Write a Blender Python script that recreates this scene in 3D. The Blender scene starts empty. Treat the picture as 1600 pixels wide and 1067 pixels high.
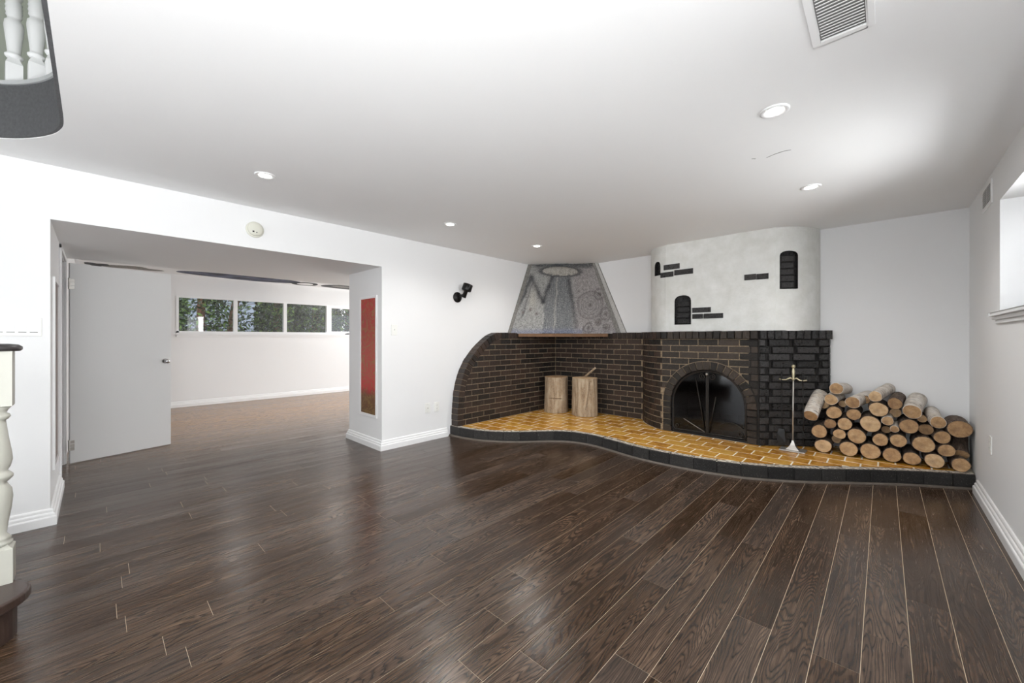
import bpy, bmesh, math, random
from mathutils import Vector, Matrix, noise
random.seed(7)
R = random.random
def U(a, b): return a + (b - a) * random.random()
scene = bpy.context.scene
COL = scene.collection
PI = math.pi
# ------------------------------------------------------------------ camera
H_CAM = 1.22
YAW = math.atan2(580, 615)
cam = bpy.data.cameras.new('camera')
cam.sensor_width = 36.0
cam.lens = 36.0 * 615 / 1600
cam.shift_y = -4.5 / 1600
cam.clip_start = 0.02
cam_o = bpy.data.objects.new('camera', cam)
COL.objects.link(cam_o)
cam_o.location = (0, 0, H_CAM)
cam_o.rotation_euler = (PI / 2, 0, YAW)
scene.camera = cam_o
# ------------------------------------------------------------------ world, exposure
W = bpy.data.worlds.new('overcast_sky')
scene.world = W
W.use_nodes = True
W.node_tree.nodes['Background'].inputs[0].default_value = (0.93, 0.965, 1.0, 1)
W.node_tree.nodes['Background'].inputs[1].default_value = 1.75
vs = scene.view_settings
vs.view_transform = 'Standard'
vs.look = 'None'
vs.gamma = 1
vs.use_curve_mapping = False
vs.exposure = 0.97
POT_W = 26.0
FAR_POT_W = 30.0
def area(name, loc, rot, size, power, col=(1, 1, 1)):
    ld = bpy.data.lights.new(name, 'AREA'); ld.size = size; ld.energy = power; ld.color = col
    o = bpy.data.objects.new(name, ld); COL.objects.link(o); o.location = loc; o.rotation_euler = rot; return o
# added upward fill lamps: unseen, one behind the camera, one in the far room
area('ceiling_fill', (0.2, -0.5, 0.25), (math.radians(198), 0, 0), 0.8, 46, (0.96, 0.985, 1))
area('far_room_fill', (-6.6, 5.3, 0.8), (math.radians(180), 0, 0), 0.8, 36, (1, 0.985, 0.95))
# daylight at the right window, then added fill at an unseen second opening
area('daylight_fill', (0.95, 3.17, 1.66), (0, math.radians(94), 0), 0.85, 23, (0.96, 0.985, 1))
area('daylight_fill', (0.93, -0.3, 1.66), (0, math.radians(118), 0), 0.85, 40, (0.96, 0.985, 1))

# ------------------------------------------------------------------ materials
def rgb(r, g, b):
    def c(v):
        v /= 255.0
        return v / 12.92 if v <= 0.04045 else ((v + 0.055) / 1.055) ** 2.4
    return (c(r), c(g), c(b), 1)

class N:
    """small node-tree writer"""
    def __init__(s, name):
        s.m = bpy.data.materials.new(name); s.m.use_nodes = True
        s.t = s.m.node_tree; s.b = s.t.nodes['Principled BSDF']; s.out = s.t.nodes['Material Output']
    def n(s, typ, **kw):
        x = s.t.nodes.new(typ)
        for k, v in kw.items():
            if k.startswith('i_'): x.inputs[k[2:].replace('_', ' ')].default_value = v
            else: setattr(x, k, v)
        return x
    def l(s, a, b): s.t.links.new(a, b)
    def coord(s, kind='Object', scale=(1, 1, 1), rnd=True):
        tc = s.n('ShaderNodeTexCoord')
        v = tc.outputs[kind]
        if rnd:
            oi = s.n('ShaderNodeObjectInfo')
            m = s.n('ShaderNodeVectorMath', operation='SCALE'); m.inputs[0].default_value = (37.1, 51.7, 23.3)
            s.l(oi.outputs['Random'], m.inputs['Scale'])
            a = s.n('ShaderNodeVectorMath', operation='ADD')
            s.l(v, a.inputs[0]); s.l(m.outputs[0], a.inputs[1]); v = a.outputs[0]
        mp = s.n('ShaderNodeMapping'); mp.inputs['Scale'].default_value = scale
        s.l(v, mp.inputs['Vector'])
        return mp.outputs[0]
    def noise(s, vec, scale=5, detail=4, rough=0.55, dist=0.0):
        x = s.n('ShaderNodeTexNoise'); x.inputs['Scale'].default_value = scale
        x.inputs['Detail'].default_value = detail; x.inputs['Roughness'].default_value = rough
        x.inputs['Distortion'].default_value = dist
        s.l(vec, x.inputs['Vector']); return x.outputs['Fac']
    def ramp(s, fac, stops):
        x = s.n('ShaderNodeValToRGB'); e = x.color_ramp.elements
        while len(e) > 1: e.remove(e[-1])
        e[0].position, e[0].color = stops[0]
        for p, c in stops[1:]:
            q = e.new(p); q.color = c
        s.l(fac, x.inputs['Fac']); return x.outputs['Color']
    def mix(s, a, b, fac, mode='MIX'):
        x = s.n('ShaderNodeMix', data_type='RGBA', blend_type=mode)
        for sock, v in ((x.inputs[6], a), (x.inputs[7], b), (x.inputs[0], fac)):
            if hasattr(v, 'is_linked') or hasattr(v, 'links'): s.l(v, sock)
            else: sock.default_value = v
        return x.outputs[2]
    def math(s, op, a, b=0.0):
        x = s.n('ShaderNodeMath', operation=op)
        for i, v in ((0, a), (1, b)):
            if hasattr(v, 'links'): s.l(v, x.inputs[i])
            else: x.inputs[i].default_value = v
        return x.outputs[0]
    def maprange(s, v, a, b, c, d):
        x = s.n('ShaderNodeMapRange')
        s.l(v, x.inputs[0])
        for i, q in enumerate((a, b, c, d)): x.inputs[i + 1].default_value = q
        return x.outputs[0]
    def bump(s, h, strength=0.3, dist=0.01):
        x = s.n('ShaderNodeBump'); x.inputs['Strength'].default_value = strength
        x.inputs['Distance'].default_value = dist; s.l(h, x.inputs['Height'])
        s.l(x.outputs[0], s.b.inputs['Normal'])
    def set(s, col=None, rough=None, metal=None, spec=None, trans=None, ior=None, emit=None, es=None):
        for k, v in (('Base Color', col), ('Roughness', rough), ('Metallic', metal), ('Specular IOR Level', spec),
                     ('Transmission Weight', trans), ('IOR', ior), ('Emission Color', emit), ('Emission Strength', es)):
            if v is None: continue
            if hasattr(v, 'links'): s.l(v, s.b.inputs[k])
            else: s.b.inputs[k].default_value = v
        return s.m

def plain(name, col, rough=0.5, metal=0.0, var=0.04, spec=0.5, scale=8, bump=0.0):
    x = N(name)
    v = x.coord(rnd=False)
    f = x.noise(v, scale, 3)
    a = tuple(min(1, c * (1 - var)) for c in col[:3]) + (1,)
    b = tuple(min(1, c * (1 + var)) for c in col[:3]) + (1,)
    x.set(col=x.mix(a, b, f), rough=rough, metal=metal, spec=spec)
    if bump: x.bump(x.noise(v, 180, 3), bump, 0.002)
    return x.m

M = {}
M['wall'] = plain('white_wall_paint', rgb(236, 236, 236), 0.75, var=0.012, scale=2, bump=0.05)
M['ceiling'] = plain('ceiling_paint', rgb(240, 240, 240), 0.8, var=0.02, scale=1.2, bump=0.05)
M['trim'] = plain('white_trim_paint', rgb(240, 240, 240), 0.35, var=0.01)
M['door'] = plain('door_paint', rgb(222, 222, 221), 0.4, var=0.012, scale=1)
M['plastic'] = plain('white_plastic', rgb(236, 236, 232), 0.35, var=0.01)
M['beige'] = plain('beige_plastic', rgb(220, 219, 206), 0.45, var=0.03)
M['dark'] = plain('dark_slot', rgb(40, 38, 36), 0.6)
M['black_metal'] = plain('black_metal', rgb(22, 21, 21), 0.35, 0.4, spec=0.5)
M['iron'] = plain('wrought_iron', rgb(62, 58, 54), 0.38, 0.85, var=0.3)
M['iron_bright'] = plain('worn_iron', rgb(150, 145, 136), 0.35, 0.8, var=0.3)
M['brass'] = plain('pale_brass', rgb(205, 196, 165), 0.28, 0.75, var=0.15)
M['steel'] = plain('brushed_steel', rgb(190, 186, 180), 0.32, 0.7, var=0.15)
M['post'] = plain('greige_post_paint', rgb(178, 177, 167), 0.4, var=0.03, scale=14)
M['darkwood'] = plain('dark_stained_wood', rgb(62, 48, 42), 0.3, var=0.45, scale=30, bump=0.2)
M['cap'] = plain('charcoal_handrail_paint', rgb(58, 54, 54), 0.3, var=0.1)
M['chrome'] = plain('clear_knob_metal', rgb(205, 205, 205), 0.12, 0.9)

def plaster():
    x = N('rough_white_plaster'); v = x.coord(rnd=False)
    f = x.noise(v, 6, 6, 0.65)
    x.set(col=x.ramp(f, [(0.3, rgb(214, 214, 208)), (0.7, rgb(232, 232, 229))]), rough=0.85)
    x.bump(x.noise(v, 38, 6, 0.7), 0.5, 0.006); return x.m
M['plaster'] = plaster()

def brick(name, lo, hi, speck, sp_amt, rough=0.38):
    x = N(name); v = x.coord()
    f = x.noise(v, 55, 5, 0.7)
    oi = x.n('ShaderNodeObjectInfo')
    g = x.math('ADD', x.math('MULTIPLY', f, 0.65), x.math('MULTIPLY', oi.outputs['Random'], 0.35))
    c = x.ramp(g, [(0.33, lo), (0.66, hi)])
    s = x.noise(v, 95, 4, 0.8)
    c = x.mix(c, speck, x.maprange(s, 0.60, 0.72, 0, sp_amt))
    x.set(col=c, rough=x.maprange(f, 0.3, 0.7, rough - 0.12, rough + 0.2))
    x.bump(x.noise(v, 60, 6, 0.75), 1.0, 0.012); return x.m
M['brick'] = brick('dark_brown_brick', rgb(15, 11, 9), rgb(62, 46, 37), rgb(128, 108, 88), 0.55)
M['brick_black'] = brick('black_painted_brick', rgb(14, 13, 13), rgb(58, 56, 56), rgb(176, 176, 176), 0.5, 0.3)
M['arch'] = brick('arch_brick', rgb(16, 14, 12), rgb(66, 56, 48), rgb(140, 128, 112), 0.5, 0.38)
M['rim'] = brick('hearth_rim_brick', rgb(12, 11, 11), rgb(44, 42, 40), rgb(180, 174, 164), 0.6, 0.5)
def rimtop():
    x = N('worn_rim_top'); v = x.coord()
    f = x.noise(v, 38, 6, 0.75)
    x.set(col=x.ramp(f, [(0.36, rgb(70, 64, 58)), (0.46, rgb(150, 140, 128)), (0.58, rgb(222, 214, 202))]), rough=0.8)
    x.bump(x.noise(v, 80, 5, 0.7), 0.8, 0.005); return x.m
M['rimtop'] = rimtop()
def mortar(name, a, b):
    x = N(name); v = x.coord(rnd=False)
    x.set(col=x.ramp(x.noise(v, 45, 5, 0.7), [(0.3, a), (0.7, b)]), rough=0.9)
    x.bump(x.noise(v, 120, 4), 0.5, 0.004); return x.m
M['mortar'] = mortar('tan_mortar', rgb(96, 84, 68), rgb(180, 160, 132))
M['mortar_dark'] = mortar('blackened_mortar', rgb(14, 13, 13), rgb(46, 44, 42))
M['grout'] = mortar('cream_grout', rgb(225, 214, 190), rgb(250, 244, 230))
M['soot'] = plain('sooty_firebox', rgb(26, 24, 23), 0.8, var=0.4, scale=14)
M['ash'] = plain('sooty_firebrick', rgb(92, 76, 66), 0.85, var=0.4, scale=22)

def tile():
    x = N('ochre_glazed_tile'); v = x.coord()
    oi = x.n('ShaderNodeObjectInfo')
    f = x.noise(v, 16, 4, 0.6, 0.6)
    g = x.math('ADD', x.math('MULTIPLY', f, 0.8), x.math('MULTIPLY', oi.outputs['Random'], 0.2))
    x.set(col=x.ramp(g, [(0.3, rgb(160, 104, 34)), (0.5, rgb(202, 146, 58)), (0.68, rgb(218, 172, 84)), (0.8, rgb(168, 130, 66))]), rough=0.22)
    x.bump(x.noise(v, 30, 3), 0.15, 0.004); return x.m
M['tile'] = tile()

def plank(name, far=False):
    x = N(name)
    tc = x.n('ShaderNodeTexCoord')
    at = x.n('ShaderNodeAttribute', attribute_name='rnd')
    off = x.n('ShaderNodeVectorMath', operation='SCALE'); off.inputs[0].default_value = (31.0, 17.0, 9.0)
    x.l(at.outputs['Fac'], off.inputs['Scale'])
    add = x.n('ShaderNodeVectorMath', operation='ADD')
    x.l(tc.outputs['Object'], add.inputs[0]); x.l(off.outputs[0], add.inputs[1])
    def mp(sc):
        q = x.n('ShaderNodeMapping'); q.inputs['Scale'].default_value = sc
        x.l(add.outputs[0], q.inputs['Vector']); return q.outputs[0]
    # cathedral grain: iso-lines of a noise field stretched along the board
    big = x.noise(mp((7.0, 0.62, 1)), 1.0, 2, 0.45, 0.25)
    wob = x.noise(mp((34, 4.0, 1)), 1.0, 3, 0.6)
    ph = x.math('ADD', x.math('MULTIPLY', big, 44.0), x.math('MULTIPLY', wob, 2.4))
    saw = x.math('FRACT', ph)
    line = x.maprange(x.math('ABSOLUTE', x.math('SUBTRACT', saw, 0.5)), 0.0, 0.5, 1.0, 0.0)
    line = x.math('POWER', line, 2.4)
    fib = x.noise(mp((260, 7, 1)), 1.0, 4, 0.7)
    tone = x.noise(mp((7, 1.6, 1)), 1.0, 3, 0.6)
    streak = x.noise(mp((70, 2.4, 1)), 1.0, 3, 0.6)
    base = x.ramp(x.math('ADD', x.math('MULTIPLY', tone, 0.55), x.math('MULTIPLY', streak, 0.45)),
                  [(0.3, rgb(54, 42, 33)), (0.5, rgb(84, 66, 53)), (0.7, rgb(118, 97, 80))])
    oi = at.outputs['Fac']
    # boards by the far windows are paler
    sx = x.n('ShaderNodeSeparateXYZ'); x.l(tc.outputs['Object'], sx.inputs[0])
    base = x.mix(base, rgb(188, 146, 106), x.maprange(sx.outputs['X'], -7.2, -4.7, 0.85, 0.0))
    base = x.mix(base, rgb(24, 17, 14), x.math('MULTIPLY', line, x.maprange(fib, 0.3, 0.6, 0.75, 1.0)))
    base = x.mix(base, rgb(40, 30, 25), x.maprange(fib, 0.42, 0.60, 0.5, 0.0))
    br = x.n('ShaderNodeBrightContrast'); x.l(base, br.inputs['Color'])
    x.l(x.maprange(oi, 0, 1, -0.012, 0.012), br.inputs['Bright'])
    x.set(col=br.outputs[0], rough=x.maprange(fib, 0.2, 0.8, 0.18, 0.30), spec=0.5)
    low = x.noise(mp((3.0, 0.8, 1)), 1.0, 2, 0.5)
    h = x.math('ADD', x.math('MULTIPLY', low, 5.0), x.math('ADD', x.math('MULTIPLY', line, -0.05), x.math('MULTIPLY', fib, 0.06)))
    x.bump(h, 0.5, 0.006)
    return x.m
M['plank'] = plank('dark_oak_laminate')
M['seam'] = plain('pale_seam', rgb(196, 178, 152), 0.6)

def birch():
    x = N('birch_bark'); v = x.coord()
    f = x.noise(v, 14, 5, 0.6)
    c = x.ramp(f, [(0.3, rgb(196, 182, 166)), (0.7, rgb(232, 226, 218))])
    mp = x.n('ShaderNodeMapping'); mp.inputs['Scale'].default_value = (16, 16, 110); x.l(v, mp.inputs['Vector'])
    l = x.noise(mp.outputs[0], 1.0, 3, 0.6)
    c = x.mix(c, rgb(58, 44, 38), x.maprange(l, 0.585, 0.63, 0, 0.9))
    x.set(col=c, rough=0.75); x.bump(x.noise(v, 60, 5), 0.6, 0.004); return x.m
def bark():
    x = N('dark_bark'); v = x.coord(scale=(1, 1, 0.3))
    f = x.noise(v, 60, 5, 0.7)
    x.set(col=x.ramp(f, [(0.3, rgb(48, 39, 34)), (0.55, rgb(104, 87, 75)), (0.8, rgb(160, 142, 126))]), rough=0.9)
    x.bump(f, 1.0, 0.01); return x.m
def cutend():
    x = N('sawn_log_end'); v = x.coord(rnd=False)
    mp = x.n('ShaderNodeMapping'); mp.inputs['Scale'].default_value = (1, 1, 0); x.l(v, mp.inputs['Vector'])
    ln = x.n('ShaderNodeVectorMath', operation='LENGTH')
    d = x.n('ShaderNodeVectorMath', operation='ADD')
    nz = x.n('ShaderNodeTexNoise'); nz.inputs['Scale'].default_value = 9; x.l(x.coord(), nz.inputs['Vector'])
    sc = x.n('ShaderNodeVectorMath', operation='SCALE'); sc.inputs['Scale'].default_value = 0.02; x.l(nz.outputs['Color'], sc.inputs[0])
    x.l(mp.outputs[0], d.inputs[0]); x.l(sc.outputs[0], d.inputs[1]); x.l(d.outputs[0], ln.inputs[0])
    r = ln.outputs['Value']
    rings = x.math('SINE', x.math('MULTIPLY', r, 900))
    oi = x.n('ShaderNodeObjectInfo')
    f = x.noise(x.coord(), 26, 5, 0.7)
    g = x.math('ADD', x.math('MULTIPLY', f, 0.7), x.math('MULTIPLY', oi.outputs['Random'], 0.3))
    c = x.ramp(g, [(0.3, rgb(144, 112, 80)), (0.5, rgb(190, 154, 112)), (0.7, rgb(220, 190, 150))])
    c = x.mix(c, rgb(128, 88, 56), x.maprange(rings, -1, 1, 0, 0.28))
    c = x.mix(c, rgb(118, 92, 74), x.maprange(r, 0.0, 0.03, 0.55, 0))
    x.set(col=c, rough=0.85); x.bump(f, 0.4, 0.004); return x.m
def stumpbark():
    x = N('debarked_trunk'); v = x.coord(scale=(1, 1, 0.16))
    f = x.noise(v, 26, 5, 0.65, 0.4)
    v2 = x.coord(); g = x.noise(v2, 60, 5, 0.7)
    c = x.ramp(f, [(0.3, rgb(112, 88, 66)), (0.5, rgb(166, 142, 114)), (0.7, rgb(198, 182, 158))])
    c = x.mix(c, rgb(178, 168, 150), x.maprange(g, 0.45, 0.65, 0, 0.6))
    x.set(col=c, rough=0.85); x.bump(f, 0.8, 0.01); return x.m
M['birch'] = birch(); M['bark'] = bark(); M['cut'] = cutend(); M['stump'] = stumpbark()

def hoodmat():
    x = N('painted_relief_plaster'); v = x.coord(rnd=False)
    at = x.n('ShaderNodeAttribute', attribute_name='pigment')
    f = x.noise(v, 70, 6, 0.8)
    c = x.mix(at.outputs['Color'], rgb(40, 40, 40), x.maprange(f, 0.36, 0.5, 0.75, 0))
    c = x.mix(c, rgb(225, 220, 212), x.maprange(f, 0.55, 0.68, 0, 0.6))
    x.set(col=c, rough=0.7); x.bump(f, 1.0, 0.012); return x.m
M['hood'] = hoodmat()
M['hood_side'] = mortar('grey_hood_side', rgb(104, 101, 97), rgb(150, 147, 142))
M['hood_pale'] = mortar('pale_hood_trim', rgb(168, 166, 162), rgb(196, 194, 190))
M['board'] = plain('brown_board', rgb(112, 82, 56), 0.7, var=0.35, scale=12)

def glass(name, alpha=0.85, tint=(1, 1, 1, 1), rough=0.02, glossc=(1, 1, 1, 1)):
    x = N(name)
    tr = x.n('ShaderNodeBsdfTransparent'); tr.inputs[0].default_value = tint
    gl = x.n('ShaderNodeBsdfGlossy'); gl.inputs['Roughness'].default_value = rough; gl.inputs[0].default_value = glossc
    fr = x.n('ShaderNodeFresnel'); fr.inputs[0].default_value = 1.45
    mx = x.n('ShaderNodeMixShader'); x.l(fr.outputs[0], mx.inputs[0]); x.l(tr.outputs[0], mx.inputs[1]); x.l(gl.outputs[0], mx.inputs[2])
    x.l(mx.outputs[0], x.out.inputs['Surface']); return x.m
M['glass'] = glass('window_glass')
M['smoked'] = glass('smoked_glass', tint=(0.42, 0.42, 0.44, 1), rough=0.06)
M['shade_glass'] = glass('clear_shade_glass', tint=(0.97, 0.97, 0.97, 1))
def mesh_cloth():
    x = N('sheer_grey_fabric'); v = x.coord(rnd=False)
    f = x.noise(v, 140, 4, 0.8)
    x.set(col=x.ramp(f, [(0.3, rgb(58, 58, 60)), (0.7, rgb(120, 120, 122))]), rough=0.8)
    x.b.inputs['Alpha'].default_value = 0.88
    return x.m
M['sheer'] = mesh_cloth()
def emit(name, col, s):
    x = N(name); x.set(col=(1, 1, 1, 1), emit=col, es=s); return x.m
M['lens'] = emit('lit_lens', (1, 0.97, 0.92, 1), 9.0)

def red_batik():
    x = N('red_batik_cloth'); v = x.coord(rnd=False)
    tc = x.n('ShaderNodeTexCoord'); sp = x.n('ShaderNodeSeparateXYZ'); x.l(tc.outputs['Object'], sp.inputs[0])
    f = x.noise(v, 5.5, 4, 0.6, 1.2)
    g = x.math('ABSOLUTE', x.math('SUBTRACT', x.math('FRACT', x.math('MULTIPLY', f, 7)), 0.5))
    z = x.math('ADD', sp.outputs['Z'], x.math('MULTIPLY', x.noise(v, 14, 3), 0.1))
    c = x.ramp(x.maprange(z, 0.35, 1.7, 0, 1), [(0.0, rgb(88, 58, 30)), (0.2, rgb(110, 66, 34)), (0.24, rgb(158, 30, 32)), (0.27, rgb(186, 44, 46)), (0.55, rgb(170, 60, 50)), (0.85, rgb(160, 38, 34)), (1.0, rgb(178, 22, 22))])
    c = x.mix(c, rgb(136, 112, 58), x.math('MULTIPLY', x.maprange(g, 0.0, 0.2, 1, 0), 0.9))
    x.set(col=c, rough=0.35); return x.m
def brown_batik():
    x = N('brown_batik_cloth'); v = x.coord(rnd=False, scale=(1, 1, 0.35))
    x.set(col=x.ramp(x.noise(v, 20, 5, 0.7, 1), [(0.3, rgb(92, 80, 76)), (0.6, rgb(140, 124, 116)), (0.8, rgb(168, 156, 146))]), rough=0.5); return x.m
M['fascia'] = plain('charcoal_fascia', rgb(84, 84, 86), 0.7, var=0.35, scale=60)
M['nosing'] = plain('grey_nosing', rgb(186, 187, 188), 0.5)
M['red'] = red_batik(); M['brown'] = brown_batik()
def mural():
    x = N('painted_ceiling_mural'); v = x.coord(rnd=False)
    f = x.noise(v, 3.5, 4, 0.6, 0.5)
    x.set(col=x.ramp(f, [(0.35, rgb(24, 24, 28)), (0.5, rgb(48, 54, 84)), (0.62, rgb(92, 96, 118)), (0.75, rgb(40, 36, 36))]), rough=0.6); return x.m
M['mural'] = mural()
M['mural_black'] = plain('black_mural_paint', rgb(32, 30, 32), 0.6, var=0.3)
M['mural_grey'] = mortar('grey_mural_paint', rgb(92, 88, 84), rgb(165, 162, 158))
def leafm(name, a, b, c):
    x = N(name); v = x.coord(rnd=False)
    gi = x.n('ShaderNodeNewGeometry')
    x.set(col=x.ramp(gi.outputs['Random Per Island'], [(0.0, a), (0.6, b), (1.0, c)]), rough=0.55)
    return x.m
M['cedar'] = leafm('cedar_foliage', rgb(12, 24, 10), rgb(36, 64, 26), rgb(104, 134, 56))
M['leaf'] = leafm('bright_leaf', rgb(60, 110, 40), rgb(120, 170, 60), rgb(200, 205, 90))
M['trunk'] = mortar('cedar_trunk', rgb(70, 50, 40), rgb(140, 104, 84))
M['grass'] = plain('lawn', rgb(70, 96, 48), 0.9, var=0.3, scale=20)
M['siding'] = plain('pale_siding', rgb(126, 134, 150), 0.7, var=0.05)
M['redbrick'] = plain('red_garden_brick', rgb(150, 84, 66), 0.8, var=0.2)

# ------------------------------------------------------------------ mesh helpers
class G:
    def __init__(s): s.v = []; s.f = []; s.mi = []
    def add(s, vs_, fs, mi=0):
        b = len(s.v); s.v += [tuple(p) for p in vs_]
        for q in fs: s.f.append([i + b for i in q]); s.mi.append(mi)
    def box(s, a, b, mi=0):
        x0, y0, z0 = (min(a[i], b[i]) for i in range(3)); x1, y1, z1 = (max(a[i], b[i]) for i in range(3))
        s.add([(x0, y0, z0), (x1, y0, z0), (x1, y1, z0), (x0, y1, z0), (x0, y0, z1), (x1, y0, z1), (x1, y1, z1), (x0, y1, z1)],
              [(0, 3, 2, 1), (4, 5, 6, 7), (0, 1, 5, 4), (1, 2, 6, 5), (2, 3, 7, 6), (3, 0, 4, 7)], mi)
    def prism(s, poly, d, mi=0):
        """poly: 3-D loop, d: extrude vector"""
        n = len(poly); d = Vector(d)
        p = [Vector(q) for q in poly]
        s.add(p + [q + d for q in p], [tuple(range(n - 1, -1, -1)), tuple(range(n, 2 * n))] +
              [(i, (i + 1) % n, n + (i + 1) % n, n + i) for i in range(n)], mi)
    def chamfer(s, poly, d, ch=0.003, mi=0):
        """prism whose far face is inset by ch"""
        n = len(poly); d = Vector(d); p = [Vector(q) for q in poly]; c = sum(p, Vector()) / n
        L = d.length; up = d.normalized() * (L - ch)
        top = []
        for q in p:
            w = c - q; l = w.length
            top.append(q + d + w * min(0.4, ch * 1.4 / max(l, 1e-5)))
        vs_ = p + [q + up for q in p] + top
        f = [tuple(range(n - 1, -1, -1)), tuple(range(2 * n, 3 * n))]
        for k in (0, n):
            f += [(k + i, k + (i + 1) % n, k + n + (i + 1) % n, k + n + i) for i in range(n)]
        s.add(vs_, f, mi)
    def tube(s, pts, r, seg=8, mi=0, caps=True):
        pts = [Vector(p) for p in pts]; n = len(pts)
        rs = r if isinstance(r, (list, tuple)) else [r] * n
        base = len(s.v); prev = None; rings = []
        for i, p in enumerate(pts):
            t = (pts[min(i + 1, n - 1)] - pts[max(i - 1, 0)]).normalized()
            a = prev if prev is not None else (Vector((0, 0, 1)) if abs(t.z) < 0.9 else Vector((1, 0, 0)))
            u = t.cross(a); u.normalize(); w = u.cross(t)
            prev = w if prev is None else (w if w.length > 0 else prev)
            rings.append([p + (u * math.cos(2 * PI * k / seg) + w * math.sin(2 * PI * k / seg)) * rs[i] for k in range(seg)])
            prev = w
        vs_ = [q for rg in rings for q in rg]; f = []
        for i in range(n - 1):
            for k in range(seg):
                k2 = (k + 1) % seg
                f.append((i * seg + k, i * seg + k2, (i + 1) * seg + k2, (i + 1) * seg + k))
        if caps: f.append(tuple(range(seg - 1, -1, -1))); f.append(tuple(range((n - 1) * seg, n * seg)))
        s.add(vs_, f, mi)
    def lathe(s, prof, seg=20, c=(0, 0, 0), mi=0, mat=None):
        """prof: list of (radius, z); closed where radius is 0"""
        vs_ = []; f = []; n = len(prof)
        for r, z in prof:
            for k in range(seg):
                a = 2 * PI * k / seg
                p = Vector((r * math.cos(a), r * math.sin(a), z))
                if mat is not None: p = mat @ p
                vs_.append(p + Vector(c))
        for i in range(n - 1):
            for k in range(seg):
                k2 = (k + 1) % seg
                f.append((i * seg + k, i * seg + k2, (i + 1) * seg + k2, (i + 1) * seg + k))
        s.add(vs_, f, mi)
    def mesh(s, name, mats, smooth=False):
        me = bpy.data.meshes.new(name); me.from_pydata([tuple(v) for v in s.v], [], s.f)
        for m in (mats if isinstance(mats, (list, tuple)) else [mats]): me.materials.append(m)
        if any(s.mi): me.polygons.foreach_set('material_index', s.mi)
        bm = bmesh.new(); bm.from_mesh(me); bmesh.ops.remove_doubles(bm, verts=bm.verts, dist=1e-6)
        bmesh.ops.recalc_face_normals(bm, faces=bm.faces); bm.to_mesh(me); bm.free()
        if smooth: me.polygons.foreach_set('use_smooth', [True] * len(me.polygons))
        me.update(); return me
    def obj(s, name, mats, parent=None, smooth=False, loc=None):
        return link(name, s.mesh(name, mats, smooth), parent, loc)
def link(name, data, parent=None, loc=None):
    o = bpy.data.objects.new(name, data); COL.objects.link(o)
    if parent is not None:
        o.parent = parent
    if loc is not None: o.location = loc
    return o
def thing(name, label, cat, loc=(0, 0, 0), group=None, rot=None):
    o = link(name, None, None, loc); o.empty_display_size = 0.05
    o['label'] = label; o['category'] = cat
    if group: o['group'] = group
    if rot: o.rotation_euler = rot
    return o
def tag(o, label, cat, group=None):
    o['label'] = label; o['category'] = cat
    if group: o['group'] = group
    return o
def struct(o, label=None):
    o['kind'] = 'structure'
    if label: o['label'] = label
    return o
def bevel(o, w=0.004, seg=2):
    m = o.modifiers.new('bevel', 'BEVEL'); m.width = w; m.segments = seg; m.limit_method = 'ANGLE'; m.angle_limit = 0.6
    return o

# ------------------------------------------------------------------ room numbers (metres; camera stands over 0,0)
XL, XR, YB, ZC = -3.98, 0.545, 5.22, 2.36      # left wall, right wall, back wall, ceiling
Y0 = -3.2                                      # where the modelled room ends behind the camera
OY0, OY1, OZ = -0.20, 2.15, 2.005              # wide opening in the left wall
XP = -4.78                                     # inner end of the pillar beside the opening
XF = -9.1                                      # window wall of the far room
YF = 6.4
ZF = 2.34

# ------------------------------------------------------------------ floor with planks
PW, PL, P0 = 0.1392, 1.285, -0.0615
g = G(); g.box((XF - 0.2, Y0, -0.12), (XR + 0.2, YF, -0.0010)); floor = struct(g.obj('floor', M['seam']), 'dark oak laminate plank floor with pale seams')
KNOWN = {0: 3.483, -1: 1.912, 1: 2.619, 2: 3.149, -2: 2.863, -3: 1.946, -4: 2.664, -9: 1.211, -8: 0.948, -12: 0.923,
         -6: 1.915, -13: 1.306, -10: 1.502, -17: 0.092, -14: 0.247, -21: 0.125}
near, far = [], G(); far_r = []
def plank_geo(gg, x0, x1, y0, y1):
    gp, gq = 0.0010, 0.0006
    gg.chamfer([(x0 + gp, y0 + gq, -0.009), (x1 - gp, y0 + gq, -0.009), (x1 - gp, y1 - gq, -0.009), (x0 + gp, y1 - gq, -0.009)], (0, 0, 0.009), 0.0006)
kmin = int((XF - P0) / PW) - 1; kmax = int((XR - P0) / PW) + 1
for k in range(kmin, kmax + 1):
    x0 = max(P0 + k * PW, XF); x1 = min(P0 + (k + 1) * PW, XR)
    if x1 - x0 < 0.01: continue
    rk = random.Random(k * 7 + 3)
    off = KNOWN.get(k, rk.random() * PL)
    y = off - PL * math.ceil((off - Y0) / PL)
    ymax = YB if x0 > XP else YF
    while y < ymax:
        a, b = max(y, Y0), min(y + PL, ymax); y += PL
        if b - a < 0.02: continue
        xc, yc = (x0 + x1) / 2, (a + b) / 2
        u = xc * 0.728 + yc * 0.686; z = -xc * 0.686 + yc * 0.728
        vis = xc > -5.35 and b > -0.55 and z + 0.5 > abs(u) / 1.45 - 0.3 and not (yc > 4.3 and xc > XL)
        if vis: near.append((x0, x1, a, b))
        else:
            far_r.append(rk.random()); plank_geo(far, x0, x1, a, b)
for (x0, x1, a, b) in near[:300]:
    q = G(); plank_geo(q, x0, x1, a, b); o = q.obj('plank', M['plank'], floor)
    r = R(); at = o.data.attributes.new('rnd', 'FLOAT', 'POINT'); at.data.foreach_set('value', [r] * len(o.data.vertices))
for (x0, x1, a, b) in near[300:]:
    far_r.append(R()); plank_geo(far, x0, x1, a, b)
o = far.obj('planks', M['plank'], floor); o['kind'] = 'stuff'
at = o.data.attributes.new('rnd', 'FLOAT', 'POINT')
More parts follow.
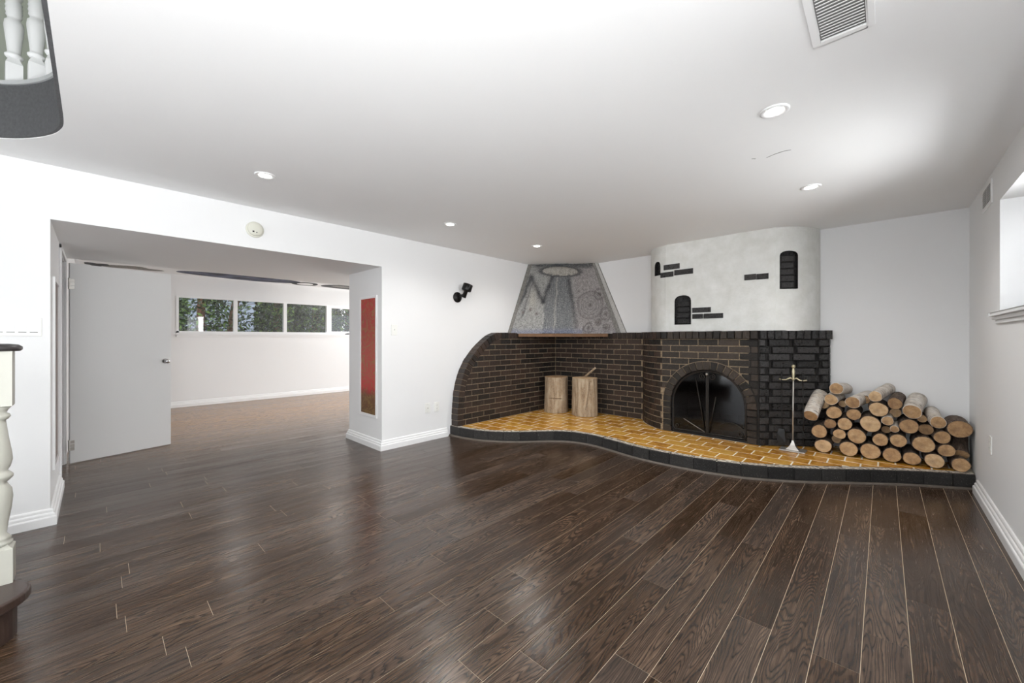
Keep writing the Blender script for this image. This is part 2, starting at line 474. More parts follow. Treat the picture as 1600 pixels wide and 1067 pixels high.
at.data.foreach_set('value', [math.fmod(abs(math.sin(math.floor((v.co.x - P0) / PW + 1e-3) * 12.9898) * 43758.5), 1.0) for v in o.data.vertices])

# ------------------------------------------------------------------ walls and ceiling
g = G(); g.box((XL, YB, 0), (XR + 0.2, YB + 0.2, ZC)); struct(g.obj('wall_back', M['wall']), 'white back wall')
g = G()   # left wall: pillar part, header soffit, near part
g.box((XL, OY1, 0), (XP, YF if False else YB + 0.2, ZC))
g.box((XL, OY0, OZ), (-5.8, OY1, ZC)); g.box((XP, OY1, OZ), (-5.8, YF, ZC))
g.box((XL, Y0, 0), (-4.97, OY0, ZC)); g.box((-4.97, OY0, 1.975), (-5.77, OY0 - 0.14, ZC)); g.box((-5.77, OY0, 0), (XF, OY0 - 0.14, ZC))
g.box((-4.97, OY0 - 0.14, 0), (-4.85, Y0, ZC))
struct(g.obj('wall_left', M['wall']), 'white left wall with a wide opening and deep soffit')
# closet behind the inner door
g = G(); g.box((-4.97, -1.3, 0), (-5.9, -1.4, ZC)); g.box((-5.9, OY0 - 0.14, 0), (-6.0, -1.4, ZC)); g.box((-4.97, -1.4, ZC), (-6.0, OY0, ZC + 0.1)); struct(g.obj('wall_closet', M['wall']))
# right wall with window opening, plus an unseen opening added for fill light
WY0, WY1, WZ0, WZ1 = 2.35, 3.985, 1.385, 2.11
WT = 0.36
g = G()
g.box((XR, Y0, 0), (XR + WT, -1.1, ZC)); g.box((XR, 0.5, 0), (XR + WT, WY0, ZC)); g.box((XR, -1.1, 0), (XR + WT, 0.5, WZ0)); g.box((XR, -1.1, WZ1), (XR + WT, 0.5, ZC)); g.box((XR, WY1, 0), (XR + WT, YB + 0.2, ZC))
g.box((XR, WY0, 0), (XR + WT, WY1, WZ0)); g.box((XR, WY0, WZ1), (XR + WT, WY1, ZC))
struct(g.obj('wall_right', M['wall']), 'white right wall with a deep window recess')
# ceiling with stairwell opening
SX1, SY = -1.25, -0.11
ZU = 2.67                                      # floor level upstairs
WELL = [(-3.80, -0.95), (-3.785, -0.72), (-3.73, -0.50), (-3.64, -0.344), (-3.51, -0.233), (-3.376, -0.16), (-3.266, -0.126), (-3.175, -0.113), (-3.04, -0.11)]
def catmull(P, k=6):
    out = []
    for i in range(len(P) - 1):
        p0 = Vector(P[max(i - 1, 0)]); p1 = Vector(P[i]); p2 = Vector(P[i + 1]); p3 = Vector(P[min(i + 2, len(P) - 1)])
        for j in range(k):
            t = j / k
            out.append(0.5 * ((2 * p1) + (-p0 + p2) * t + (2 * p0 - 5 * p1 + 4 * p2 - p3) * t * t + (-p0 + 3 * p1 - 3 * p2 + p3) * t ** 3))
    out.append(Vector(P[-1])); return out
well = [Vector((-3.80, Y0))] + catmull(WELL, 4) + [Vector((SX1, SY))]
g = G()
g.prism([(SX1, Y0, ZC), (XR + WT, Y0, ZC), (XR + WT, YB + 0.2, ZC), (XL - 0.9, YB + 0.2, ZC), (XL - 0.9, Y0, ZC)] + [(p.x, p.y, ZC) for p in well], (0, 0, ZU - ZC))
ceil = struct(g.obj('ceiling', M['ceiling']), 'white plaster ceiling with hairline cracks')
g = G(); g.box((XL, OY0 - 0.14, ZF + 0.02), (XF, YF, ZF + 0.2)); g.v = [(x, y, z) for x, y, z in g.v]
far_ceil = struct(g.obj('ceiling_far', M['ceiling']), 'white ceiling of the far room with painted mural')
# upstairs wall behind the landing; unseen roof and rear wall added against sky light
g = G(); g.box((XL - 0.75, Y0, ZU), (XL - 0.85, 1.2, 5.2)); g.box((XL - 0.75, 1.1, ZU), (-0.4, 1.2, 5.2)); g.box((XL - 0.85, Y0, 5.2), (-0.4, 1.2, 5.3)); g.box((-0.4, Y0, ZU), (-0.5, 1.2, 5.2)); g.box((XL - 0.85, Y0 - 0.1, ZU), (-0.4, Y0, 5.2))
struct(g.obj('wall_landing', plain('pale_landing_wall', rgb(216, 220, 208), 0.7)), 'pale wall of the upstairs landing, with added unseen roof and rear wall')
# charcoal fascia around the stairwell and a grey nosing on top of it
def strip(name, P, o0, o1, z0, z1, mat, label=None):
    ns_ = []
    for i in range(len(P)):
        t = (P[min(i + 1, len(P) - 1)] - P[max(i - 1, 0)]).normalized(); ns_.append(Vector((t.y, -t.x)))
    A = [p + n_ * o0 for p, n_ in zip(P, ns_)]; B_ = [p + n_ * o1 for p, n_ in zip(P, ns_)]
    vs_ = []; 
    for a, b in zip(A, B_): vs_ += [(a.x, a.y, z0), (b.x, b.y, z0), (b.x, b.y, z1), (a.x, a.y, z1)]
    f = [(4 * i + j, 4 * i + (j + 1) % 4, 4 * i + 4 + (j + 1) % 4, 4 * i + 4 + j) for i in range(len(P) - 1) for j in range(4)] + [(0, 1, 2, 3), tuple(4 * len(P) - 4 + j for j in range(4))]
    q = G(); q.add(vs_, f); o = q.obj(name, mat); return struct(o, label)
strip('trim_2', well, 0.001, 0.014, ZC + 0.004, ZU - 0.012, M['fascia'], 'charcoal fascia around the stairwell opening')
strip('trim_3', well, -0.09, 0.022, ZU - 0.010, ZU + 0.012, M['nosing'], 'grey nosing on top of the stairwell fascia')
# hairline cracks
def crack(pts, w):
    q = G()
    for i in range(len(pts) - 1):
        a, b = Vector(pts[i] + (0,)), Vector(pts[i + 1] + (0,)); t = (b - a).normalized(); n_ = Vector((-t.y, t.x, 0)) * w * (0.4 + 0.6 * math.sin(PI * (i + 0.5) / (len(pts) - 1)))
        q.prism([(a.x - n_.x, a.y - n_.y, ZC - 0.0005), (b.x - n_.x, b.y - n_.y, ZC - 0.0005), (b.x + n_.x, b.y + n_.y, ZC - 0.0005), (a.x + n_.x, a.y + n_.y, ZC - 0.0005)], (0, 0, 0.002))
    return q.obj('crack', plain('crack_shadow', rgb(96, 92, 88), 0.9), ceil)
crack([(-0.535, 2.905), (-0.49, 2.885), (-0.44, 2.875), (-0.405, 2.885)], 0.0032)
crack([(-0.588, 2.875), (-0.600, 2.862), (-0.607, 2.858)], 0.003)
# window wall of the far room: panes between Y positions
PZ0, PZ1 = 1.325, 1.955
g = G()
T = 0.22
FY0, FY1 = 0.99, 5.1
g.box((XF, OY0 - 0.14, 0), (XF - T, YF, PZ0 - 0.01)); g.box((XF, OY0 - 0.14, PZ1 + 0.03), (XF - T, YF, ZC + 0.2))
g.box((XF, OY0 - 0.14, PZ0 - 0.01), (XF - T, FY0, PZ1 + 0.03)); g.box((XF, FY1, PZ0 - 0.01), (XF - T, YF, PZ1 + 0.03))
struct(g.obj('wall_far', M['wall']), 'white far wall under a ribbon of windows')
# far window: frame > mullions, panes
wf = G(); fx0, fx1 = XF + 0.012, XF - 0.06
wf.box((fx0, FY0, PZ1 + 0.03), (fx1, FY1, PZ1)); wf.box((fx0, FY0, PZ0 - 0.01), (fx1, FY1, PZ0 + 0.03))
wf.box((fx0, FY0, PZ0), (fx1, FY0 + 0.035, PZ1)); wf.box((fx0, FY1 - 0.035, PZ0), (fx1, FY1, PZ1))
win1 = struct(wf.obj('window_1', M['trim']), 'ribbon window of four panes looking onto cedars')
for (a, b) in ((1.836, 1.898), (2.703, 2.764), (3.572, 3.60), (4.35, 4.41)):
    q = G(); q.box((fx0 + 0.003, a, PZ0 + 0.03), (fx1, b, PZ1)); q.obj('mullion', M['trim'], win1)
q = G(); q.box((fx0 - 0.01, 3.60, PZ0 + 0.03), (fx1, 3.685, PZ1)); q.box((fx0 - 0.01, 3.685, PZ1 - 0.045), (fx1, 4.35, PZ1)); q.box((fx0 - 0.01, 3.685, PZ0 + 0.03), (fx1, 4.35, PZ0 + 0.06)); q.obj('sash', M['trim'], win1)
for (a, b) in ((FY0 + 0.03, 1.836), (1.898, 2.703), (2.764, 3.572), (3.685, 4.35), (4.41, FY1 - 0.03)):
    q = G(); q.box((XF - 0.030, a, PZ0 + 0.02), (XF - 0.034, b, PZ1)); q.obj('pane', M['glass'], win1)
q = G(); q.box((XF - 0.02, FY0 - 0.02, PZ0 - 0.012), (XF + 0.055, FY1 + 0.02, PZ0 - 0.035)); q.box((XF, FY0, PZ0 - 0.035), (XF + 0.02, FY1, PZ0 - 0.07)); q.obj('window_sill', M['trim'], win1)
# small latch on the slider
q = G(); q.box((XF + 0.03, 3.98, PZ0 - 0.012), (XF + 0.05, 4.12, PZ0 + 0.004)); q.tube([(XF + 0.04, 4.0, PZ0 + 0.004), (XF + 0.05, 4.08, PZ0 + 0.02)], 0.006); q.obj('latch', M['dark'], win1)
# right window
wf = G(); X1 = XR + WT - 0.05
wf.box((X1, WY0, WZ0), (X1 + 0.05, WY1, WZ0 + 0.05)); wf.box((X1, WY0, WZ1), (X1 + 0.05, WY1, WZ1 - 0.05))
wf.box((X1, WY0, WZ0), (X1 + 0.05, WY0 + 0.05, WZ1)); wf.box((X1, WY1, WZ0), (X1 + 0.05, WY1 - 0.05, WZ1))
win2 = struct(wf.obj('window_2', M['trim']), 'deep set window in the right wall')
q = G(); q.box((X1 + 0.005, 3.14, WZ0 + 0.04), (X1 + 0.045, 3.20, WZ1 - 0.04)); q.obj('mullion', M['trim'], win2)
for a, b in ((WY0 + 0.04, 3.14), (3.20, WY1 - 0.04)):
    q = G(); q.box((X1 + 0.02, a, WZ0 + 0.04), (X1 + 0.024, b, WZ1 - 0.04)); q.obj('pane', M['glass'], win2)
q = G()
q.box((XR - 0.045, WY0 - 0.09, WZ0 - 0.022), (XR + WT - 0.05, WY1, WZ0)); q.box((XR - 0.045, WY1, WZ0 - 0.022), (XR, WY1 + 0.085, WZ0))
q.box((XR - 0.028, WY0 - 0.07, WZ0 - 0.045), (XR, WY1 + 0.06, WZ0 - 0.022)); q.box((XR - 0.014, WY0 - 0.06, WZ0 - 0.068), (XR, WY1 + 0.05, WZ0 - 0.045))
bevel(q.obj('window_sill', M['trim'], win2), 0.004)

# ------------------------------------------------------------------ baseboards
PROF = [(0, 0), (0.030, 0), (0.030, 0.052), (0.027, 0.058), (0.021, 0.060), (0.021, 0.074), (0.018, 0.080), (0.012, 0.084), (0.012, 0.098), (0.008, 0.105), (0, 0.108)]
def sweep(name, path, prof, mat, side=1, closed_label=None, parent=None, sc=1.0):
    """path: 2-D polyline, profile leans to the left of travel (side=1) or right (-1)"""
    P = [Vector(p) for p in path]; n = len(P); rings = []
    for i in range(n):
        d0 = (P[i] - P[i - 1]).normalized() if i > 0 else (P[1] - P[0]).normalized()
        d1 = (P[i + 1] - P[i]).normalized() if i < n - 1 else d0
        n0 = Vector((-d0.y, d0.x)) * side; n1 = Vector((-d1.y, d1.x)) * side
        m = (n0 + n1); m.normalize(); k = 1 / max(0.35, m.dot(n0))
        rings.append([(P[i].x + m.x * k * d * sc, P[i].y + m.y * k * d * sc, z * sc) for d, z in prof])
    q = G(); w = len(prof); vs_ = [v for rg in rings for v in rg]; f = []
    for i in range(n - 1):
        for j in range(w):
            j2 = (j + 1) % w
            f.append((i * w + j, i * w + j2, (i + 1) * w + j2, (i + 1) * w + j))
    f.append(tuple(range(w))); f.append(tuple(range((n - 1) * w, n * w)))
    q.add(vs_, f); o = q.obj(name, mat, parent)
    return o
struct(sweep('baseboard_right', [(XR, Y0), (XR, 4.78)], PROF, M['trim'], 1), 'white moulded baseboard along the right wall')
struct(sweep('baseboard_left', [(XL, 3.03), (XL, OY1), (XP, OY1), (XP, YB)], PROF, M['trim'], 1), 'white moulded baseboard around the pillar')
struct(sweep('baseboard_opening', [(-4.90, OY0), (XL, OY0), (XL, -3.0)], PROF, M['trim'], 1), 'white moulded baseboard left of the opening') 
struct(sweep('baseboard_far', [(XF, YF), (XF, OY0)], PROF, M['trim'], -1 if False else 1, sc=0.95), 'white moulded baseboard under the ribbon window')

# ------------------------------------------------------------------ inner door
d = thing('open_door', 'plain white door standing open in the far room beside the opening', 'door', (-5.74, -0.165, 0))
dirv = Vector((-5.965 + 5.737, 0.625 + 0.149, 0)).normalized(); DA = math.atan2(dirv.y, dirv.x)
d.rotation_euler = (0, 0, DA)
q = G(); q.box((0.0, 0.0, 0.008), (0.80, 0.036, 1.955)); bevel(q.obj('door_leaf', M['door'], d), 0.002)
for s in (1,):
    kn = G()
    mt = Matrix.Rotation(PI / 2, 3, 'X')
    kn.lathe([(0, 0), (0.028, 0), (0.028, 0.006), (0.011, 0.01), (0.010, 0.03), (0.020, 0.036), (0.027, 0.048), (0.025, 0.062), (0.014, 0.070), (0, 0.071)], 12, (0.745, 0.0, 0.965), mat=mt)
    kn.obj('door_knob', M['chrome'], d, True)
    k2 = G(); k2.lathe([(0, 0), (0.028, 0), (0.028, 0.006), (0.011, 0.01), (0.010, 0.03), (0.020, 0.036), (0.027, 0.048), (0.025, 0.062), (0.014, 0.070), (0, 0.071)], 12, (0.745, 0.036, 0.965), mat=Matrix.Rotation(-PI / 2, 3, 'X'))
    k2.obj('door_knob', M['chrome'], d, True)
q = G(); q.box((0.797, 0.008, 0.93), (0.8015, 0.03, 1.0)); q.obj('latch_plate', M['steel'], d)
for z in (0.13, 1.70):
    q = G(); q.tube([(-0.008, -0.006, z), (-0.008, -0.006, z + 0.10)], 0.007, 8)
    for k in range(3): q.box((-0.008, -0.006, z + 0.002 + k * 0.034), (0.03, -0.001, z + 0.03 + k * 0.034))
    q.tube([(-0.008, -0.006, z + 0.10), (-0.008, -0.006, z + 0.108)], [0.009, 0.004], 8)
    q.obj('hinge', M['steel'], d)
# door frame (casing and jambs)
q = G()
q.box((-5.77, OY0 + 0.012, 0), (-5.84, OY0, 2.0)); q.box((-4.97, OY0 + 0.014, 0), (-4.91, OY0, 2.0)); q.box((-4.91, OY0 + 0.014, 1.965), (-5.84, OY0, 2.004))
q.box((-5.77, OY0, 0), (-5.755, OY0 - 0.14, 1.97)); q.box((-4.97, OY0, 0), (-4.985, OY0 - 0.14, 1.97)); q.box((-4.97, OY0, 1.975), (-5.77, OY0 - 0.14, 1.96))
q.box((-5.755, OY0 - 0.05, 0), (-5.743, OY0 - 0.085, 1.96))
struct(bevel(q.obj('trim_1', M['trim']), 0.003), 'white door casing at the end of the opening')

# ------------------------------------------------------------------ hearth slab
HZ = 0.12
HP = [(-3.98, 3.08), (-3.86, 3.075), (-3.62, 3.115), (-3.40, 3.20), (-3.17, 3.36), (-2.95, 3.60), (-2.80, 3.755), (-2.62, 3.85), (-2.42, 3.875), (-2.2, 3.85),
      (-1.98, 3.80), (-1.75, 3.765), (-1.4, 3.77), (-1.03, 3.83), (-0.72, 3.96), (-0.39, 4.19), (-0.08, 4.45), (0.23, 4.68), (0.543, 4.865)]
def catmull(P, k=6):
    out = []
    for i in range(len(P) - 1):
        p0 = Vector(P[max(i - 1, 0)]); p1 = Vector(P[i]); p2 = Vector(P[i + 1]); p3 = Vector(P[min(i + 2, len(P) - 1)])
        for j in range(k):
            t = j / k
            out.append(0.5 * ((2 * p1) + (-p0 + p2) * t + (2 * p0 - 5 * p1 + 4 * p2 - p3) * t * t + (-p0 + 3 * p1 - 3 * p2 + p3) * t ** 3))
    out.append(Vector(P[-1])); return out
EDGE = catmull(HP, 6)
def normals(P):
    ns = []
    for i in range(len(P)):
        t = (P[min(i + 1, len(P) - 1)] - P[max(i - 1, 0)]).normalized(); ns.append(Vector((-t.y, t.x)))
    return ns
EN = normals(EDGE)
def offset(P, ns, d): return [p + n_ * d for p, n_ in zip(P, ns)]
hearth = thing('raised_hearth', 'raised curved hearth of ochre tiles with a black brick rim', 'hearth', (-1.8, 4.5, 0))
hl = Vector((-1.8, 4.5, 0))
def child(g_, name, mat, par, origin, smooth=False):
    g_.v = [tuple(Vector(v) - origin) for v in g_.v]
    return g_.obj(name, mat, par, smooth)
IN = offset(EDGE, EN, 0.012)
poly = [(p.x, p.y) for p in IN] + [(XR, YB), (XL, YB)]
q = G(); q.prism([(x, y, 0.0) for x, y in poly], (0, 0, HZ - 0.0015)); child(q, 'slab', M['grout'], hearth, hl)
# rim bricks along the front edge
def arclen(P):
    s = [0.0]
    for i in range(1, len(P)): s.append(s[-1] + (P[i] - P[i - 1]).length)
    return s
def at_s(P, S, s):
    s = max(0, min(S[-1], s))
    for i in range(1, len(P)):
        if S[i] >= s:
            t = (s - S[i - 1]) / max(1e-9, S[i] - S[i - 1]); p = P[i - 1].lerp(P[i], t); d_ = (P[i] - P[i - 1]).normalized()
            return p, Vector((-d_.y, d_.x)), d_
    d_ = (P[-1] - P[-2]).normalized(); return P[-1], Vector((-d_.y, d_.x)), d_
ES = arclen(EDGE)
s = 0.0
RIMW = 0.078
while s < ES[-1] - 0.03:
    L = U(0.185, 0.215); e = min(s + L, ES[-1])
    if ES[-1] - e < 0.06: e = ES[-1]
    m = 4; fr = []; bk = []
    for j in range(m + 1):
        p, n_, _ = at_s(EDGE, ES, s + 0.004 + (e - s - 0.008) * j / m)
        pr = U(-0.002, 0.002)
        fr.append(p + n_ * pr); bk.append(p + n_ * (RIMW + U(-0.003, 0.003)))
    q = G()
    z0, z1 = 0.022, HZ + U(0.002, 0.006)
    vs_ = []; N_ = m + 1
    for p in fr: vs_ += [(p.x, p.y, z0), (p.x, p.y, z1 - 0.007)]
    for p, b in zip(fr, bk): pp = p.lerp(b, 0.1); vs_ += [(pp.x, pp.y, z1), (b.x, b.y, z1 - 0.002)]
    for b in bk: vs_ += [(b.x, b.y, z0)]
    f = []; mi = []
    o1, o2 = 2 * N_, 4 * N_
    for j in range(m):
        f.append((2 * j, 2 * j + 2, 2 * j + 3, 2 * j + 1)); mi.append(0)
        f.append((2 * j + 1, 2 * j + 3, o1 + 2 * j + 2, o1 + 2 * j)); mi.append(0)
        f.append((o1 + 2 * j, o1 + 2 * j + 2, o1 + 2 * j + 3, o1 + 2 * j + 1)); mi.append(1)
        f.append((o1 + 2 * j + 1, o1 + 2 * j + 3, o2 + j + 1, o2 + j)); mi.append(0)
    for j in (0, m):
        f.append((2 * j, 2 * j + 1, o1 + 2 * j, o1 + 2 * j + 1, o2 + j)); mi.append(0)
    b0 = len(q.v); q.v += vs_; q.f += [list(x) for x in f]; q.mi += mi
    child(q, 'rim_brick', [M['rim'], M['rimtop']], hearth, hl)
    s = e
# mortar fill between the rim bricks and a thin shoe strip at floor level
q = G(); m0 = offset(EDGE, EN, 0.008); m1 = offset(EDGE, EN, 0.09)
for i in range(len(EDGE) - 1):
    a, b, c_, e_ = m0[i], m0[i + 1], m1[i + 1], m1[i]
    q.add([(a.x, a.y, 0), (b.x, b.y, 0), (b.x, b.y, HZ - 0.002), (a.x, a.y, HZ - 0.002), (e_.x, e_.y, HZ - 0.0), (c_.x, c_.y, HZ - 0.0)], [(0, 1, 2, 3), (3, 2, 5, 4)])
child(q, 'rim_mortar', M['mortar_dark'], hearth, hl)
q = G(); w = 5; prof = [(0.004, 0.0), (-0.014, 0.0), (-0.014, 0.008), (-0.008, 0.017), (0.004, 0.019)]
vs_ = []
for p, n_ in zip(EDGE, EN):
    for dd, z in prof: vs_.append((p.x + n_.x * dd, p.y + n_.y * dd, z))
f = [(i * w + j, i * w + (j + 1) % w, (i + 1) * w + (j + 1) % w, (i + 1) * w + j) for i in range(len(EDGE) - 1) for j in range(w)]
f += [tuple(range(w)), tuple(range((len(EDGE) - 1) * w, len(EDGE) * w))]
q.add(vs_, f); child(q, 'shoe_strip', plain('dusty_shoe_strip', rgb(96, 88, 80), 0.6, var=0.35, scale=30), hearth, hl)
# tiles: clip the hearth outline by each tile rectangle
TIN = offset(EDGE, EN, RIMW + 0.012)
# lower masonry plan path (front faces)
PLAN = [(-2.38, 5.12), (-2.345, 5.045), (-2.29, 4.96), (-2.21, 4.87), (-2.12, 4.795), (-2.03, 4.735), (-1.945, 4.695), (-0.935, 4.69), (-0.85, 4.765), (-0.74, 4.865), (-0.60, 4.975), (-0.50, 5.055), (-0.42, 5.13)]
clipP = [(p.x, p.y) for p in TIN] + [(XR - 0.004, YB - 0.004), (-0.41, YB - 0.004)] + [(x, y) for x, y in reversed(PLAN)] + [(-3.86, 5.12), (-3.86, 3.25)]
def clip(P, axis, val, keep_greater):
    out = []
    for i in range(len(P)):
        a, b = P[i], P[(i + 1) % len(P)]
        ia = (a[axis] >= val) == keep_greater; ib = (b[axis] >= val) == keep_greater
        if ia: out.append(a)
        if ia != ib:
            t = (val - a[axis]) / (b[axis] - a[axis]); out.append((a[0] + (b[0] - a[0]) * t, a[1] + (b[1] - a[1]) * t))
    return out
TX, TY = 0.2215, 0.17
for r_ in range(-10, 5):
    y0 = 4.46 + r_ * TY; sh = 0 if r_ % 2 == 0 else TX / 2
    for k in range(-15, 9):
        x0 = -1.251 + sh + k * TX
        P_ = clipP
        for ax, v, kg in ((0, x0 + 0.0058, True), (0, x0 + TX - 0.0058, False), (1, y0 + 0.0055, True), (1, y0 + TY - 0.0055, False)):
            P_ = clip(P_, ax, v, kg)
            if len(P_) < 3: break
        if len(P_) < 3: continue
        ar = abs(sum(P_[i][0] * P_[(i + 1) % len(P_)][1] - P_[(i + 1) % len(P_)][0] * P_[i][1] for i in range(len(P_)))) / 2
        if ar < 0.0006: continue
        cl = [P_[0]]
        for p in P_[1:]:
            if math.hypot(p[0] - cl[-1][0], p[1] - cl[-1][1]) > 0.003: cl.append(p)
        if len(cl) < 3: continue
        q = G(); zt = U(-0.0003, 0.0004); q.chamfer([(x, y, HZ - 0.009) for x, y in cl], (0, 0, 0.0088 + zt), 0.0010)
        child(q, 'tile', M['tile'], hearth, hl)

# ------------------------------------------------------------------ brick fireplace
fp = thing('brick_fireplace', 'dark brick corner fireplace with arched firebox and curved wing wall', 'fireplace', (-2.4, 4.9, HZ))
fo = Vector((-2.4, 4.9, HZ))
ZT = 1.213; LZ = 1.303; NR = 15; RH = (ZT - HZ) / NR
XW = -3.86; YBK = 5.12
# wing outline in the plane of the left wall: outer arc (Y, Z)
ARC = [(3.10, 0.12), (3.105, 0.33), (3.13, 0.56), (3.185, 0.745), (3.27, 0.905), (3.385, 1.04), (3.52, 1.155), (3.66, 1.25), (3.80, 1.303)]
arc = catmull(ARC, 5)
an = normals(arc)                               # points to the -Y side; inner = -normal
ARCI = [p - n_ * 0.098 for p, n_ in zip(arc, an)]
# backing mortar: wing wall
q = G()
poly = [(p.x, p.y) for p in [p - n_ * 0.008 for p, n_ in zip(arc, an)]] + [(YBK + 0.02, LZ - 0.004), (YBK + 0.02, HZ)]
q.prism([(XL, y, z) for y, z in poly], (XW - 0.007 - XL, 0, 0)); child(q, 'wing_wall', M['mortar'], fp, fo)
q = G(); q.box((XL, YBK + 0.007, HZ), (-2.36, YB, LZ - 0.004)); child(q, 'back_panel', M['mortar'], fp, fo)
# backing of the chimney breast with a hole for the firebox (built as pieces)
AX, AZ, AR = -1.437, 0.475, 0.392
plan = [Vector(p) for p in PLAN]; pn = normals(plan)
q = G(); bk = [p + n_ * 0.008 for p, n_ in zip(plan, pn)]
left = [(p.x, p.y) for p in bk[:7]]
q.prism([(x, y, HZ) for x, y in left + [(AX - AR - 0.02, left[-1][1]), (AX - AR - 0.02, YB), (-2.38, YB)]], (0, 0, LZ - 0.006 - HZ))
child(q, 'curved_pier', M['mortar'], fp, fo)
q = G(); right = [(p.x, p.y) for p in bk[7:]]
q.prism([(x, y, HZ) for x, y in [(AX + AR + 0.02, YB), (AX + AR + 0.02, right[0][1])] + right + [(-0.40, YB)]], (0, 0, LZ - 0.006 - HZ))
child(q, 'right_pier', M['mortar_dark'], fp, fo)
q = G(); yf = 4.70
arcp = [(AX + (AR + 0.02) * math.cos(a), AZ + (AR + 0.02) * math.sin(a)) for a in [PI * i / 24 for i in range(25)]]
for i in range(24):
    (xa, za), (xb, zb) = arcp[i], arcp[i + 1]
    q.add([(xa, yf, za), (xb, yf, zb), (xb, yf, LZ - 0.006), (xa, yf, LZ - 0.006), (xa, yf + 0.3, za), (xb, yf + 0.3, zb)], [(0, 1, 2, 3), (0, 4, 5, 1)])
q.box((AX - AR - 0.02, yf + 0.001, LZ - 0.02), (AX + AR + 0.02, YB, LZ - 0.006))
child(q, 'arch_spandrel', M['mortar'], fp, fo)
# firebox lining
q = G(); R2 = AR + 0.03
ring = [(AX + R2, HZ)] + [(AX + R2 * math.cos(a), AZ + R2 * math.sin(a)) for a in [PI * i / 16 for i in range(17)]] + [(AX - R2, HZ)]
for i in range(len(ring) - 1):
    (xa, za), (xb, zb) = ring[i], ring[i + 1]
    q.add([(xa, yf + 0.02, za), (xb, yf + 0.02, zb), (xb * 0.9 + AX * 0.1, YB - 0.02, zb), (xa * 0.9 + AX * 0.1, YB - 0.02, za)], [(0, 1, 2, 3)])
q.add([(x * 0.9 + AX * 0.1, YB - 0.021, z) for x, z in ring], [tuple(range(len(ring)))])
child(q, 'firebox', M['soot'], fp, fo)
q = G()
for r_ in range(3):
    for k in range(4):
        x0 = AX - 0.36 + k * 0.19 + (0.06 if r_ % 2 else 0)
        q.chamfer([(x0, YB - 0.04, HZ + 0.005 + r_ * 0.068), (x0 + 0.175, YB - 0.04, HZ + 0.005 + r_ * 0.068), (x0 + 0.175, YB - 0.04, HZ + 0.064 + r_ * 0.068), (x0, YB - 0.04, HZ + 0.064 + r_ * 0.068)], (0, -0.03, 0), 0.004)
child(q, 'firebrick', M['ash'], fp, fo)

def lay_face(P3, nrm, mat, ch=0.0035, name='brick'):
    """P3: 3-D loop of the brick's back outline; nrm: outward unit vector"""
    pr = 0.0075 + U(-0.0015, 0.0025)
    j = lambda: U(-0.0012, 0.0012)
    q = G(); q.chamfer([Vector(p) + Vector((j(), j(), j())) * 0.7 for p in P3], Vector(nrm) * (pr + 0.004), ch)
    return child(q, name, mat, fp, fo)
GAP = 0.0098
# wing wall bricks (plane X = XW) clipped to the inner arc
inner = [(p.x, p.y) for p in ARCI]
keep = [(p.x, p.y) for p in ARCI if p.y > HZ and p.y < ZT]
wingP = [(inner[0][0], HZ)] + [(y, z) for y, z in keep] + [(keep[-1][0] + 0.03, ZT), (YBK - 0.004, ZT), (YBK - 0.004, HZ)]
BL = 0.2085
for r_ in range(NR):
    z0, z1 = HZ + r_ * RH + GAP / 2, HZ + (r_ + 1) * RH - GAP / 2
    sh = 0 if r_ % 2 == 0 else BL / 2
    for k in range(-1, 11):
        a = YBK - (k + 1) * BL + sh; b = a + BL - GAP
        P_ = wingP
        for ax, v, kg in ((0, a, True), (0, b, False), (1, z0, True), (1, z1, False)):
            P_ = clip(P_, ax, v, kg)
            if len(P_) < 3: break
        if len(P_) < 3: continue
        ys = [p[0] for p in P_]; 
        if max(ys) - min(ys) < 0.02: continue
        cl = [P_[0]]
        for p in P_[1:]:
            if math.hypot(p[0] - cl[-1][0], p[1] - cl[-1][1]) > 0.003: cl.append(p)
        if len(cl) < 3: continue
        lay_face([(XW - 0.01, y, z) for y, z in cl], (1, 0, 0), M['brick'])
# rim voussoirs of the wing wall, through its thickness
AS = arclen(arc); s = 0.0; nv = int(AS[-1] / 0.0725)
stepv = AS[-1] / nv
for i in range(nv):
    s0, s1 = i * stepv + 0.004, (i + 1) * stepv - 0.004
    pa, na, _ = at_s(arc, AS, s0); pb, nb, _ = at_s(arc, AS, s1)
    na = an[min(len(an) - 1, max(0, min(range(len(arc)), key=lambda t: (arc[t] - pa).length)))]
    nb = an[min(len(an) - 1, max(0, min(range(len(arc)), key=lambda t: (arc[t] - pb).length)))]
    o_ = U(-0.002, 0.003)
    P3 = [pa + na * o_, pb + nb * o_, pb - nb * 0.096, pa - na * 0.096]
    q = G(); q.chamfer([(XL + 0.004, max(p.x, 0), max(p.y, HZ + 0.001)) for p in P3], (XW - XL + U(0.001, 0.006), 0, 0), 0.005)
    child(q, 'rim_voussoir', M['brick'], fp, fo)
# back panel bricks
for r_ in range(NR):
    z0, z1 = HZ + r_ * RH + GAP / 2, HZ + (r_ + 1) * RH - GAP / 2
    sh = 0 if r_ % 2 == 0 else BL / 2
    for k in range(-1, 9):
        a = XW + 0.004 + k * BL + sh; b = a + BL - GAP
        a = max(a, XW + 0.004); b = min(b, -2.385)
        if b - a < 0.025: continue
        lay_face([(a, YBK + 0.01, z0), (b, YBK + 0.01, z0), (b, YBK + 0.01, z1), (a, YBK + 0.01, z1)], (0, -1, 0), M['brick'])
